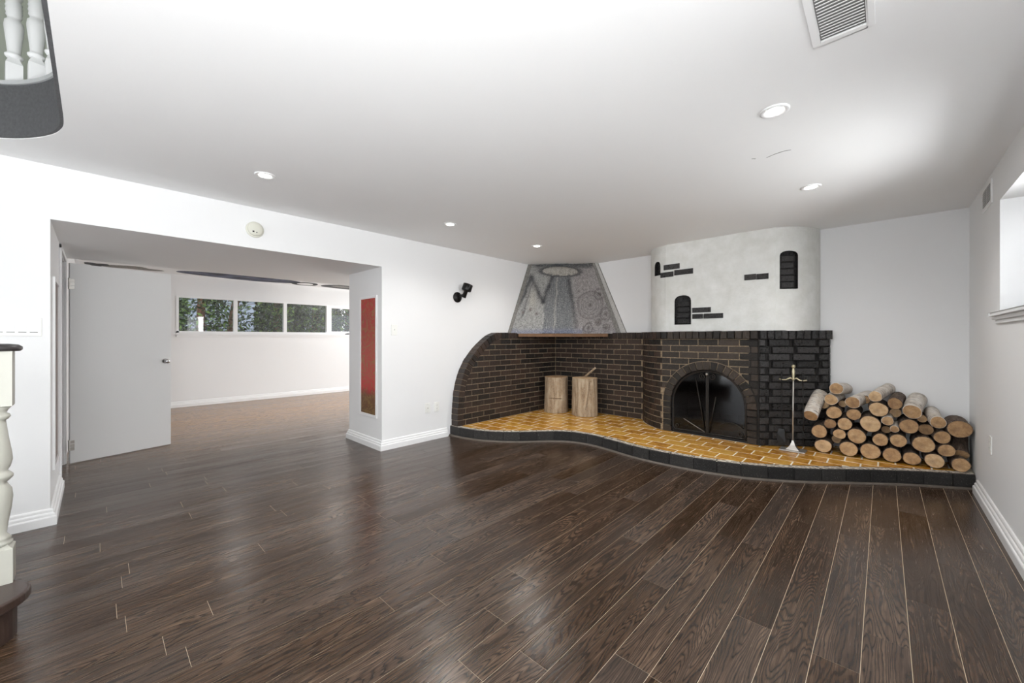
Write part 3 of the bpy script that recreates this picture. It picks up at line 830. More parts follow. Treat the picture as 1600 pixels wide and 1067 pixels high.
# curved pier bricks
crv = [Vector(p) for p in PLAN[:7]]; CS = arclen(crv)
for r_ in range(NR):
    z0, z1 = HZ + r_ * RH + GAP / 2, HZ + (r_ + 1) * RH - GAP / 2
    s = 0 if r_ % 2 == 0 else -0.06
    while s < CS[-1] - 0.02:
        a, b = max(s, 0.004), min(s + 0.112, CS[-1] - 0.002)
        if b - a > 0.02:
            pa, na, _ = at_s(crv, CS, a); pb, nb, _ = at_s(crv, CS, b); n_ = -(na + nb).normalized()
            lay_face([(pa.x - n_.x * 0.01, pa.y - n_.y * 0.01, z0), (pb.x - n_.x * 0.01, pb.y - n_.y * 0.01, z0), (pb.x - n_.x * 0.01, pb.y - n_.y * 0.01, z1), (pa.x - n_.x * 0.01, pa.y - n_.y * 0.01, z1)], (n_.x, n_.y, 0), M['brick'], name='pier_brick')
        s += 0.121
# face bricks above and beside the arch ring: clip to outside the ring
RO = 0.492
FX0, FX1 = -1.940, -0.940
def outside(x0, x1, z0, z1):
    """clip a brick rectangle to the outside of the arch ring; returns list of loops"""
    pts = []
    n = 10
    def zc(x):
        dx = abs(x - AX)
        return AZ + math.sqrt(max(0, RO * RO - dx * dx)) if dx < RO else -1
    xs = [x0 + (x1 - x0) * i / n for i in range(n + 1)]
    run = []; loops = []
    for x in xs:
        b = max(z0, zc(x) + 0.004)
        if b < z1 - 0.004: run.append((x, b))
        else:
            if len(run) > 1: loops.append(run)
            run = []
    if len(run) > 1: loops.append(run)
    out = []
    for rr in loops:
        if rr[-1][0] - rr[0][0] < 0.02: continue
        st = [rr[0]] + [rr[i] for i in range(1, len(rr) - 1) if abs(rr[i][1] - rr[i - 1][1]) > 1e-5 or abs(rr[i][1] - rr[i + 1][1]) > 1e-5] + [rr[-1]]
        out.append(st + [(rr[-1][0], z1), (rr[0][0], z1)])
    return out
for r_ in range(NR):
    z0, z1 = HZ + r_ * RH + GAP / 2, HZ + (r_ + 1) * RH - GAP / 2
    if z1 < AZ: continue
    sh = 0 if r_ % 2 == 0 else -BL / 2
    for k in range(0, 6):
        a = max(FX0, FX0 + k * BL + sh); b = min(FX1, FX0 + (k + 1) * BL + sh - GAP)
        if b - a < 0.025: continue
        for lp in outside(a, b, z0, z1):
            lay_face([(x, 4.705, z) for x, z in lp], (0, -1, 0), M['arch'], name='face_brick')
# arch ring: stacked headers on the legs, voussoirs on the arc
for sgn in (-1, 1):
    nz = 5; hh = (AZ - HZ) / nz
    for i in range(nz):
        xa, xb = AX + sgn * (AR + 0.004), AX + sgn * (RO - 0.004)
        z0, z1 = HZ + i * hh + 0.005, HZ + (i + 1) * hh - 0.005
        P3 = [(xa, 4.80, z0), (xb, 4.80, z0), (xb, 4.80, z1), (xa, 4.80, z1)]
        q = G(); q.chamfer(P3, (0, -0.114 + U(-0.002, 0.002), 0), 0.005); child(q, 'arch_brick', M['arch'], fp, fo)
nvs = 19
for i in range(nvs):
    a0, a1 = PI * i / nvs + 0.009, PI * (i + 1) / nvs - 0.009
    P3 = [(AX + rr * math.cos(a), 4.80, AZ + rr * math.sin(a)) for rr, a in ((AR + 0.004, a0), (RO - 0.004, a0), (RO - 0.004, a1), (AR + 0.004, a1))]
    q = G(); q.chamfer(P3, (0, -0.114 + U(-0.002, 0.002), 0), 0.005); child(q, 'arch_brick', M['arch'], fp, fo)
# right pier: openwork courses, bricks apart with dark slots
rp = [Vector(p) for p in PLAN[7:]]; RS = arclen(rp)
PER = 0.245
for r_ in range(NR):
    z0, z1 = HZ + r_ * RH + GAP / 2, HZ + (r_ + 1) * RH - GAP / 2
    s = -PER * (0.60 if r_ % 2 == 0 else 0.10)
    if r_ % 2 == 1: s = -0.11
    while s < RS[-1]:
        a, b = max(s, 0.006), min(s + PER - 0.040, RS[-1])
        if b - a > 0.02:
            # split at the path's bends so the brick follows the face
            pa, na, _ = at_s(rp, RS, a); pb, nb, _ = at_s(rp, RS, b); n_ = -(na + nb).normalized(); e = 0.032
            P3 = [(pa.x - n_.x * 0.008, pa.y - n_.y * 0.008, z0), (pb.x - n_.x * 0.008, pb.y - n_.y * 0.008, z0), (pb.x - n_.x * 0.008, pb.y - n_.y * 0.008, z1), (pa.x - n_.x * 0.008, pa.y - n_.y * 0.008, z1)]
            q = G(); q.chamfer(P3, Vector((n_.x, n_.y, 0)) * (e + U(-0.003, 0.003)), 0.005); child(q, 'slot_brick', M['brick_black'], fp, fo)
        s += PER
# end return of the right pier
for r_ in range(NR):
    z0, z1 = HZ + r_ * RH + GAP / 2, HZ + (r_ + 1) * RH - GAP / 2
    q = G(); q.box((-0.415, 5.135, z0), (-0.396, YB - 0.002, z1)); child(q, 'slot_brick', M['brick_black'], fp, fo)
# vertical tuck mortar beside the right pier and at the curve's end
q = G(); q.tube([(-0.930, 4.69, HZ), (-0.934, 4.688, 0.6), (-0.929, 4.69, ZT)], 0.006, 6); child(q, 'groove_mortar', M['mortar_dark'], fp, fo)
# ledge of soldier bricks over the whole run
def ledge(P, mat, over, depth, closed=True):
    S_ = arclen(P); n = max(1, round(S_[-1] / 0.0715)); st = S_[-1] / n
    for i in range(n):
        pa, na, _ = at_s(P, S_, i * st + 0.004); pb, nb, _ = at_s(P, S_, (i + 1) * st - 0.004)
        nn = -(na + nb).normalized(); j = U(-0.002, 0.002)
        f0, f1 = pa + nn * (over + j), pb + nn * (over + j); b0, b1 = pa - nn * depth, pb - nn * depth
        zt = LZ + U(-0.0015, 0.0015)
        q = G(); q.chamfer([(b0.x, b0.y, ZT + 0.002), (b1.x, b1.y, ZT + 0.002), (b1.x, b1.y, zt), (b0.x, b0.y, zt)], Vector((nn.x, nn.y, 0)) * (over + depth + j), 0.006)
        child(q, 'ledge_brick', mat, fp, fo)
ledge([Vector((XW, 3.81)), Vector((XW, 4.6)), Vector((XW, 5.10))][::-1] if False else [Vector((XW, 3.81)), Vector((XW, 5.10))], M['brick'], 0.006, 0.06)
ledge([Vector((XW + 0.01, YBK)), Vector((-2.40, YBK))], M['brick'], 0.008, 0.06)
ledge([Vector(p) for p in PLAN[:7]], M['brick'], 0.026, 0.07)
ledge([Vector(PLAN[6]), Vector(PLAN[7])], M['arch'], 0.026, 0.09)
ledge([Vector(p) for p in PLAN[7:]] + [Vector((-0.39, 5.16))], M['brick_black'], 0.034, 0.07)
q = G(); q.prism([(p.x, p.y, LZ - 0.012) for p in bk] + [(-0.40, YB, LZ - 0.012), (-2.38, YB, LZ - 0.012)], (0, 0, 0.010)); child(q, 'ledge_top', M['mortar_dark'], fp, fo)

# ------------------------------------------------------------------ firebox doors
fd = thing('firebox_doors', 'arched glass fireplace doors in a black iron frame with scrolls', 'fireplace doors', (AX, 4.715, HZ + 0.02))
YD = 4.725
def arcpts(r, a0=0.0, a1=PI, n=24, cx=AX, cz=AZ): return [(cx + r * math.cos(a0 + (a1 - a0) * i / n), cz + r * math.sin(a0 + (a1 - a0) * i / n)) for i in range(n + 1)]
fo2 = Vector((AX, 4.715, HZ + 0.02))
ZB = HZ + 0.035
q = G()
def outline(r, zb, rc=0.04):
    o_ = arcpts(r)
    return o_ + [(AX - r, zb + rc)] + [(AX - r + rc - rc * math.cos(a), zb + rc - rc * math.sin(a)) for a in (PI / 6, PI / 3, PI / 2)] + [(AX + r - rc + rc * math.sin(a), zb + rc - rc * math.cos(a)) for a in (0, PI / 6, PI / 3, PI / 2)]
ol = outline(AR - 0.012, ZB)
q.tube([(x, YD, z) for x, z in ol + ol[:1]], 0.010, 8, caps=False); child(q, 'frame', M['iron'], fd, fo2, True)
q = G(); ol2 = outline(AR - 0.004, ZB - 0.012)
q.tube([(x, YD - 0.012, z) for x, z in ol2 + ol2[:1]], 0.005, 6, caps=False); child(q, 'frame_edge', M['black_metal'], fd, fo2, True)
q = G(); q.box((AX - AR, YD - 0.02, HZ + 0.002), (AX + AR, YD + 0.03, ZB - 0.01)); child(q, 'bottom_rail', M['black_metal'], fd, fo2)
for sgn in (-1, 1):
    a_ = arcpts(AR - 0.022, PI / 2, PI if sgn < 0 else 0, 14)
    pts = a_ + [(AX + sgn * (AR - 0.022), ZB + 0.04), (AX + sgn * (AR - 0.06), ZB + 0.01), (AX + sgn * 0.012, ZB + 0.01)]
    pts = [(AX + sgn * 0.012, AZ + AR - 0.022)] + pts[1:]
    q = G(); q.prism([(x, YD + 0.004, z) for x, z in pts], (0, 0.004, 0)); gp = child(q, 'glass_panel', M['smoked'], fd, fo2)
    q = G(); q.box((AX + sgn * 0.003, YD - 0.012, ZB), (AX + sgn * 0.013, YD + 0.008, AZ + AR - 0.02)); child(q, 'centre_stile', M['iron'], fd, fo2)
    # radiating rods
    q = G(); q.tube([(AX + sgn * 0.02, YD - 0.01, ZB + 0.01), (AX + sgn * (0.125 if sgn < 0 else 0.09), YD - 0.01, ZB + (0.62 if sgn < 0 else 0.42))], 0.005, 6); child(q, 'rod', M['iron'], fd, fo2, True)
    if sgn < 0:
        q = G(); q.tube([(AX - 0.02, YD - 0.012, ZB + 0.012), (AX - 0.255, YD - 0.014, ZB + 0.135)], 0.005, 6); child(q, 'rod', M['iron_bright'], fd, fo2, True)
    else:
        q = G(); pts = [(AX + 0.03 + 0.33 * t, YD - 0.012, ZB + 0.03 + 0.125 * math.sin(t * PI * 0.80)) for t in [i / 14 for i in range(15)]]
        q.tube(pts, 0.0045, 6); child(q, 'rod', M['iron'], fd, fo2, True)
    # scrolls top and bottom
    def scroll(cx, cz, r, turns, a0, dirn):
        return [(cx + (r * (1 - 0.75 * t)) * math.cos(a0 + dirn * turns * 2 * PI * t), YD - 0.012, cz + (r * (1 - 0.75 * t)) * math.sin(a0 + dirn * turns * 2 * PI * t)) for t in [i / 26 for i in range(27)]]
    q = G(); q.tube(scroll(AX + sgn * 0.05, AZ + AR - 0.075, 0.036, 1.5, PI / 2, -sgn), 0.0042, 6); child(q, 'scroll', M['iron'], fd, fo2, True)
    q = G(); q.tube(scroll(AX + sgn * 0.33, ZB + 0.045, 0.026, 1.4, -PI / 2, sgn), 0.004, 6); child(q, 'scroll', M['iron'], fd, fo2, True)
q = G(); q.lathe([(0, 0), (0.012, 0.002), (0.014, 0.012), (0.008, 0.02), (0, 0.022)], 10, (AX, YD - 0.014, AZ + AR - 0.045), mat=Matrix.Rotation(PI / 2, 3, 'X')); child(q, 'knob', M['steel'], fd, fo2, True)

# ------------------------------------------------------------------ upper chimney, white plaster
UP = [(-2.225, 5.22), (-2.215, 5.03), (-2.18, 4.94), (-2.12, 4.87), (-2.04, 4.815), (-1.94, 4.785), (-1.82, 4.78), (-0.90, 4.78), (-0.80, 4.805), (-0.71, 4.85), (-0.63, 4.91), (-0.56, 4.985), (-0.51, 5.07), (-0.485, 5.15), (-0.48, 5.22)]
up = catmull([Vector(p) for p in UP], 6)
q = G(); q.prism([(p.x, p.y, LZ - 0.003) for p in up], (0, 0, ZC - LZ + 0.003))
chim = q.obj('chimney_breast', M['plaster'])
tag(chim, 'white rough plaster chimney breast with rounded corners and black inset niches', 'chimney')
US = arclen(up)
def s_at_x(x):
    best = min(range(600), key=lambda i: abs(at_s(up, US, US[-1] * i / 599)[0].x - x)); return US[-1] * best / 599
def arch_loop(w, z0, z1, flat=0.8):
    pts = [(-w / 2, z0), (w / 2, z0)]; ze = z1 - w / 2 * flat
    for i in range(0, 9):
        a = PI * i / 8; pts.append((w / 2 * math.cos(a) * 1.0, ze + (z1 - ze) * math.sin(a) ** 0.8))
    return pts
niches = [(-1.727, 0.192, 1.386, 1.735, 0.75), (-0.700, 0.165, 1.727, 2.118, 0.6), (-2.052, 0.10, 2.005, 2.18, 1.3)]
cutters = []
for i, (x, w, z0, z1, fl) in enumerate(niches):
    p, n_, t_ = at_s(up, US, s_at_x(x)); n_ = -n_
    c3 = Vector((p.x, p.y, 0)); T3 = Vector((t_.x, t_.y, 0)); N3 = Vector((n_.x, n_.y, 0))
    loop = [c3 + T3 * a + Vector((0, 0, z)) for a, z in arch_loop(w, z0, z1, fl)]
    q = G(); q.prism([l + N3 * 0.06 for l in loop], N3 * -0.12); cutters.append(q.obj('cutter', M['plaster']))
    # black lining (open box) inside the recess
    q = G(); nL = len(loop); outer = [l + N3 * 0.001 for l in loop]; innr = [l - N3 * 0.045 for l in loop]
    q.add(outer + innr, [(k, (k + 1) % nL, nL + (k + 1) % nL, nL + k) for k in range(nL)] + [tuple(range(nL, 2 * nL))])
    mid = sum(loop, Vector()) / nL; q.v = [tuple(Vector(v) + (mid - Vector(v)) * 0.012) for v in q.v]
    o = q.obj('niche_lining', M['brick_black'], chim)
    q = G()      # rough stones in the niche
    for k in range(int((z1 - z0) / 0.07)):
        zz = z0 + 0.012 + k * 0.068; ww = w * 0.40 * (1 if zz < z1 - 0.09 else 0.7)
        P3 = [c3 - N3 * 0.044 + T3 * a + Vector((0, 0, z)) for a, z in ((-ww, zz), (ww, zz), (ww, zz + 0.06), (-ww, zz + 0.06))]
        q.chamfer(P3, N3 * U(0.012, 0.024), 0.008)
    q.obj('niche_stone', M['brick_black'], chim)
for cu in cutters:
    m = chim.modifiers.new('cut', 'BOOLEAN'); m.operation = 'DIFFERENCE'; m.object = cu; m.solver = 'EXACT'
dg = bpy.context.evaluated_depsgraph_get(); dg.update()
nm = bpy.data.meshes.new_from_object(chim.evaluated_get(dg)); chim.modifiers.clear(); chim.data = nm
for cu in cutters: bpy.data.objects.remove(cu)
for (xa, xb, z0, z1) in ((-1.955, -1.763, 2.055, 2.118), (-2.000, -1.835, 1.968, 2.030), (-1.826, -1.61, 1.978, 2.040), (-1.617, -1.416, 1.520, 1.577), (-1.617, -1.50, 1.450, 1.504), (-1.492, -1.29, 1.449, 1.504), (-1.083, -0.972, 1.843, 1.903), (-0.970, -0.861, 1.840, 1.898), (-2.215, -2.185, 1.64, 1.70)):
    pa, na, _ = at_s(up, US, s_at_x(xa)); pb, nb, _ = at_s(up, US, s_at_x(xb)); n_ = -(na + nb).normalized()
    if xa < -2.2: pa, pb, n_ = Vector((-2.222, 5.10)), Vector((-2.206, 5.02)), Vector((-0.98, -0.2))
    bw = 0.006
    P3 = [(p.x - n_.x * 0.02, p.y - n_.y * 0.02, z) for p, z in ((pa, z0), (pb, z0), (pb, z1), (pa, z1))]
    q = G(); q.chamfer(P3, Vector((n_.x, n_.y, 0)) * 0.032, 0.004); q.obj('inset_brick', M['brick_black'], chim)

# ------------------------------------------------------------------ corner hood
hood = thing('corner_hood', 'grey sculpted plaster corner hood painted with mountains and whorls', 'chimney hood', (-3.5, 4.8, 1.26))
ho = Vector((-3.5, 4.8, 1.26))
HB = 1.292
bl, br = Vector((-3.93, 4.125, HB)), Vector((-2.79, 5.16, HB))
tl, tr = Vector((-3.93, 4.60, ZC)), Vector((-3.19, 5.16, ZC))
wl_b, wl_t = Vector((XL + 0.002, 4.12, HB)), Vector((XL + 0.002, 4.58, ZC))
wr_b, wr_t = Vector((-2.665, YB - 0.002, HB)), Vector((-3.135, YB - 0.002, ZC))
NU, NV = 110, 90
def relief(u, v):
    """u across, v up, returns (height, colour); design in flat drawing coordinates"""
    y = 740 - v * 645
    xl = 300 + (140 - 300) * (1 - v); xr = 900 + (1180 - 900) * (1 - v)
    x = xl + u * (xr - xl)
    nz = noise.noise(Vector((x * 0.012, y * 0.012, 0))); n2 = noise.noise(Vector((x * 0.045, y * 0.045, 5)))
    x0_, y0_ = x, y
    x += 12 * nz; y += 10 * noise.noise(Vector((x * 0.012, y * 0.012, 9)))
    col = Vector((0.36, 0.355, 0.34)) * (1 + 0.35 * n2); h = 0.010 * n2
    def seg(ax, ay, bx, by):
        d = Vector((bx - ax, by - ay)); t = max(0, min(1, ((x - ax) * d.x + (y - ay) * d.y) / d.length_squared))
        return math.hypot(x - ax - d.x * t, y - ay - d.y * t)
    def stroke(dist, w, dark, dep):
        nonlocal col, h
        k = math.exp(-(dist / w) ** 2); col = col.lerp(Vector(dark), 0.85 * k); h -= dep * k
    if 455 - (740 - y) * 0 < x < 999 and v < 2:
        cx = 565; wtop = 95 + (y - 200) * 0.14
        k = 1 / (1 + math.exp((abs(x - cx - 25) - wtop) / 8))
        col = col.lerp(Vector((0.155, 0.165, 0.175)) * (1 + 0.3 * math.sin(x * 0.35)), 0.8 * k); h += 0.012 * k
        kl = math.exp(-((x - 565) / 7) ** 2) * (1 if y > 230 else 0); col = col.lerp(Vector((0.46, 0.44, 0.40)), 0.75 * kl)
    D = (0.045, 0.047, 0.055)
    for s_ in ((215, 470, 310, 215), (310, 215, 440, 450), (440, 450, 520, 215)): stroke(seg(*s_), 20, D, 0.016)
    stroke(seg(680, 250, 790, 680), 22, D, 0.018)
    stroke(seg(240, 600, 320, 290), 8, (0.10, 0.10, 0.11), 0.004)
    # light mountain facet
    k = math.exp(-((x - 335) / 40) ** 2 - ((y - 430) / 90) ** 2); col = col.lerp(Vector((0.52, 0.49, 0.43)), 0.8 * k); h += 0.014 * k
    k = math.exp(-((x - 400) / 60) ** 2 - ((y - 230) / 60) ** 2); col = col.lerp(Vector((0.40, 0.40, 0.38)), 0.6 * k)
    # right side lilac ground with whorls
    k = 1 / (1 + math.exp(-(x - 740 - (y - 400) * 0.15) / 12)); col = col.lerp(Vector((0.33, 0.295, 0.29)) * (1 + 0.2 * n2), 0.7 * k)
    for cx, cy, rr in ((905, 485, 125), (985, 385, 50), (1060, 565, 55), (1075, 690, 30), (900, 690, 45), (1000, 640, 26)):
        d_ = math.hypot(x - cx, (y - cy) * 1.0)
        if d_ < rr:
            wv = math.sin(d_ * 0.27); col = col * (0.88 + 0.14 * wv); h += 0.004 * wv
        stroke(max(0, d_), 13, (0.07, 0.05, 0.045), 0.012)
        stroke(abs(d_ - rr), 5, (0.14, 0.12, 0.12), 0.003)
    stroke(math.hypot(x - 780, y - 360), 9, (0.05, 0.04, 0.04), 0.008)
    for cx, cy in ((245, 550), (320, 520), (390, 560)): stroke(math.hypot(x - cx, y - cy), 13, (0.13, 0.09, 0.08), 0.006)
    # tints at the foot
    k = math.exp(-((y - 730) / 28) ** 2) * (1 if x < 850 else 0.2); col = col.lerp(Vector((0.16, 0.18, 0.30)), 0.55 * k)
    # shadow along the top painted into the colour, oval disc
    k = (1 / (1 + math.exp((y - 128 - 0.02 * (x - 600)) / 6))) * (1 if x > 350 else max(0, (x - 300) / 50)); col = col.lerp(Vector((0.06, 0.065, 0.07)), 0.85 * max(0, k)); h -= 0.012 * max(0, k)
    ex, ey = (x0_ - 590) / 172, (y0_ - 168 - 0.05 * (x0_ - 590)) / 42; r2 = ex * ex + ey * ey
    stroke((math.sqrt(r2) - 1.12) * 60, 12, (0.05, 0.05, 0.055), 0.01)
    if r2 < 1.0: col = Vector((0.50, 0.47, 0.42)) * (0.85 + 0.25 * n2); h = 0.045 * math.sqrt(1 - r2) + 0.004
    return h, col
vs_ = []; cols = []
fn = (br - bl).cross(tl - bl).normalized()
if fn.y > 0: fn = -fn
for j in range(NV + 1):
    v = j / NV
    for i in range(NU + 1):
        u = i / NU; p = bl.lerp(br, u).lerp(tl.lerp(tr, u), v)
        h, c_ = relief(u, v)
        e_ = min(1, u * 12, (1 - u) * 12)
        vs_.append(p + fn * (h * e_)); cols.append((max(0, c_.x), max(0, c_.y), max(0, c_.z), 1))
f = [(j * (NU + 1) + i, j * (NU + 1) + i + 1, (j + 1) * (NU + 1) + i + 1, (j + 1) * (NU + 1) + i) for j in range(NV) for i in range(NU)]
me = bpy.data.meshes.new('relief_panel'); me.from_pydata([tuple(v - ho) for v in vs_], [], f); me.materials.append(M['hood'])
ca = me.color_attributes.new('pigment', 'FLOAT_COLOR', 'POINT')
ca.data.foreach_set('color', [x for c_ in cols for x in c_])
me.polygons.foreach_set('use_smooth', [True] * len(me.polygons)); me.update()
link('relief_panel', me, hood)
q = G(); q.add([wl_b, bl, tl, wl_t], [(0, 1, 2, 3)]); q.add([bl, wl_b, wl_b + Vector((0, 0.4, 0)), bl + Vector((0, 0.4, 0))], [(0, 1, 2, 3)]); child(q, 'side_return', M['hood_side'], hood, ho)
mb, mt_ = br.lerp(wr_b, 0.45), tr.lerp(wr_t, 0.45)
q = G(); q.add([br, mb, mt_, tr], [(0, 1, 2, 3)]); child(q, 'side_return', M['hood_side'], hood, ho)
ck = Vector((0, 0.004, 0))
q = G(); q.add([mb + ck, wr_b, wr_t, mt_ + ck], [(0, 1, 2, 3)]); child(q, 'side_trim', M['hood_pale'], hood, ho)
# slim edge fillets
q = G(); q.tube([bl, tl], 0.010, 6); q.tube([br, tr], 0.010, 6); q.tube([wr_b, wr_t], 0.006, 6); child(q, 'corner_fillet', M['hood_side'], hood, ho)
q = G(); pb = [(-3.79, 4.20), (-2.93, 4.99)]
q.prism([(-3.84, 4.20, 1.247), (-3.80, 4.17, 1.247), (-2.86, 5.03, 1.247), (-2.90, 5.10, 1.247), (-3.5, 5.10, 1.247), (-3.84, 4.8, 1.247)], (0, 0, 0.043)); child(q, 'underside_board', M['board'], hood, ho)

# ------------------------------------------------------------------ log stack
CIRC = 18
def log(P0v, P1v, r, kind, label, group='firewood logs stacked on the hearth'):
    P0v, P1v = Vector(P0v), Vector(P1v); ax = (P1v - P0v); L = ax.length; ax.normalize()
    qd = Vector((0, 0, -1)).rotation_difference(ax)       # local -Z runs into the pile, +Z is the sawn face
    o = thing('birch_log' if kind == 'birch' else 'firewood_log', label, 'log', P0v, group)
    o.rotation_mode = 'QUATERNION'; o.rotation_quaternion = qd
    ph = [U(0, 6.28) for _ in range(3)]; am = [U(0.01, 0.045), U(0.01, 0.03), U(0.0, 0.02)]
    def rad(a): return r * (0.955 + am[0] * math.cos(2 * a + ph[0]) + am[1] * math.cos(3 * a + ph[1]) + am[2] * math.cos(5 * a + ph[2]))
    g1 = G(); nn = CIRC; rings = []
    zs = [0.0, -0.006, -L * 0.25, -L * 0.5, -L * 0.75, -L]
    vs_ = []
    for iz, z in enumerate(zs):
        bend = 0.006 * math.sin(PI * z / L); sw = 1.0 + (0 if iz < 2 else 0.03 * iz / 5 + U(-0.02, 0.015))
        for k in range(nn):
            a = 2 * PI * k / nn; rr = rad(a) * sw
            vs_.append((rr * math.cos(a) + bend, rr * math.sin(a), z))
    f = [(i * nn + k, i * nn + (k + 1) % nn, (i + 1) * nn + (k + 1) % nn, (i + 1) * nn + k) for i in range(len(zs) - 1) for k in range(nn)]
    f.append(tuple(range((len(zs) - 1) * nn, len(zs) * nn)))
    # inner lip of the bark at the front
    b = len(vs_)
    for k in range(nn):
        a = 2 * PI * k / nn; rr = rad(a) * 0.945; vs_.append((rr * math.cos(a), rr * math.sin(a), 0.0))
    f += [(k, (k + 1) % nn, b + (k + 1) % nn, b + k) for k in range(nn)]
    g1.add(vs_, f); bk_ = g1.obj('bark', M['birch'] if kind == 'birch' else M['bark'], o, True)
    g2 = G(); vv = [(0, 0, 0.0015)]
    for rr_ in (0.5, 0.945):
        for k in range(nn):
            a = 2 * PI * k / nn; vv.append((rad(a) * rr_ * math.cos(a), rad(a) * rr_ * math.sin(a), 0.001 if rr_ < 0.9 else -0.0005))
    ff = [(0, 1 + k, 1 + (k + 1) % nn) for k in range(nn)] + [(1 + k, 1 + nn + k, 1 + nn + (k + 1) % nn, 1 + (k + 1) % nn) for k in range(nn)]
    g2.add(vv, ff); g2.obj('sawn_end', M['cut'], o)
    return o
LG = [(-0.42, .189, .068, 4.8, 'n', 'leftmost log of the bottom row, beside the fire tools'), (-.235, .192, .071, 4.818, 'n', 'second log from the left in the bottom row'),
      (-.086, .196, .075, 4.834, 'n', 'third log from the left in the bottom row, broad oval end'), (.056, .187, .066, 4.848, 'n', 'middle log of the bottom row'),
      (.18, .18, .059, 4.862, 'n', 'third log from the right in the bottom row, small end'), (.316, .185, .064, 4.878, 'n', 'second log from the right in the bottom row'),
      (.465, .18, .059, 4.89, 'n', 'rightmost log of the bottom row, by the baseboard'), (-.449, .325, .066, 4.8, 'n', 'log at the far left of the second row, over the corner log'),
      (-.3, .321, .05, 4.812, 'n', 'small log second from the left in the second row'), (-.178, .322, .071, 4.823, 'n', 'large pale log with a knot, left part of the second row'),
      (-.019, .311, .058, 4.841, 'n', 'tilted log in the middle of the second row'), (.097, .323, .059, 4.852, 'n', 'log right of middle in the second row'),
      (.252, .312, .074, 4.871, 'n', 'largest log low on the right of the pile'), (.386, .283, .055, 4.887, 'n', 'flat oval log low on the right, above the corner log'),
      (-.368, .409, .048, 4.805, 'n', 'small log third row up on the left'), (-.262, .422, .059, 4.815, 'n', 'log third row up, second from the left'),
      (-.085, .446, .077, 4.833, 'n', 'biggest dark-ringed log in the centre of the pile'), (.073, .421, .032, 4.85, 'birch', 'tiny birch stick end poking out mid pile'),
      (.163, .456, .066, 4.86, 'n', 'round log right of centre under the big birch log'), (.361, .389, .055, 4.885, 'n', 'log right side third row, under the birch log by the wall'),
      (-.34, .519, .062, 4.808, 'n', 'pale round log beside the leaning birch log'), (-.199, .517, .055, 4.821, 'n', 'round log left of centre under a birch log'),
      (-.031, .582, .069, 4.839, 'n', 'thick-barked log high in the centre of the pile'), (.028, .488, .043, 4.845, 'birch', 'slim birch log with peeling bark in mid pile'),
      (.459, .473, .076, 4.89, 'n', 'big dark log resting against the right wall'), (.337, .513, .053, 4.882, 'birch', 'white birch log sloping down at the right of the pile'),
      (-.362, .64, .054, 4.806, 'birch', 'birch log under the topmost one at upper left'), (-.206, .629, .058, 4.821, 'birch', 'birch log with grey end at the upper left'),
      (.075, .646, .053, 4.851, 'n', 'log in the top row just left of the big birch log'), (.182, .585, .065, 4.863, 'birch', 'large white birch log rising to the back on the right top'),
      (-.323, .748, .056, 4.809, 'birch', 'topmost birch log of the whole pile'), (-.053, .698, .051, 4.837, 'birch', 'birch log in the top row at the middle')]
BACK = {25: (0.27, 0.07), 29: (0.05, 0.075), 27: (0.10, 0.03), 30: (0.05, -0.03), 31: (0.09, 0.045), 28: (0.03, 0.02), 23: (0.01, 0.03), 17: (0.01, 0.02), 26: (0.03, 0.0)}
for i, (x, z, r, y, kd, lb) in enumerate(LG):
    dx, dz = BACK.get(i, (0, 0)); 
    if i == 25: dx, dz = -0.02, 0.045
    ll = 0.315 if y > 4.87 else 0.36
    ln = {17: 0.18, 23: 0.22}.get(i, ll + U(-0.015, 0.0))
    log((x, y + U(-0.006, 0.006), z), (x + dx, y + ln, z + dz), r * 0.995, kd, 'firewood ' + lb if kd == 'n' and not lb.startswith('fire') else lb)
for x, z, r, ln, lb in ((0.27, 0.43, .050, 'a', 'small dark log set back in the gap beneath the large white birch log'), (-0.43, 0.57, .047, 'a', 'dark log set back behind the leaning birch log'),
                   (0.08, 0.55, .043, 'a', 'dark log set back in the gap above the slim peeling birch'), (-0.33, 0.24, .041, 'a', 'dark log set back between the two leftmost bottom logs'), (-0.12, 0.645, .036, 'a', 'thin dark log set back near the top middle'),
                   (0.02, 0.39, .035, 'a', 'thin dark log set back right of the biggest log'), (-0.285, 0.59, .034, 'a', 'thin dark log set back under the upper left birches'), (0.247, 0.52, .034, 'a', 'thin dark log set back left of the sloping birch')):
    log((x, 4.96, z), (x, 5.20, z), r, 'n', lb)
# leaning birch log at the left end of the pile
log((-0.512, 4.745, 0.475), (-0.46, 5.03, 0.66), 0.062, 'birch', 'birch log leaning at the left end beside the fire tools')
log((0.470, 4.985, 0.245), (0.480, 5.18, 0.385), 0.058, 'n', 'dark log set back behind the others against the right wall')

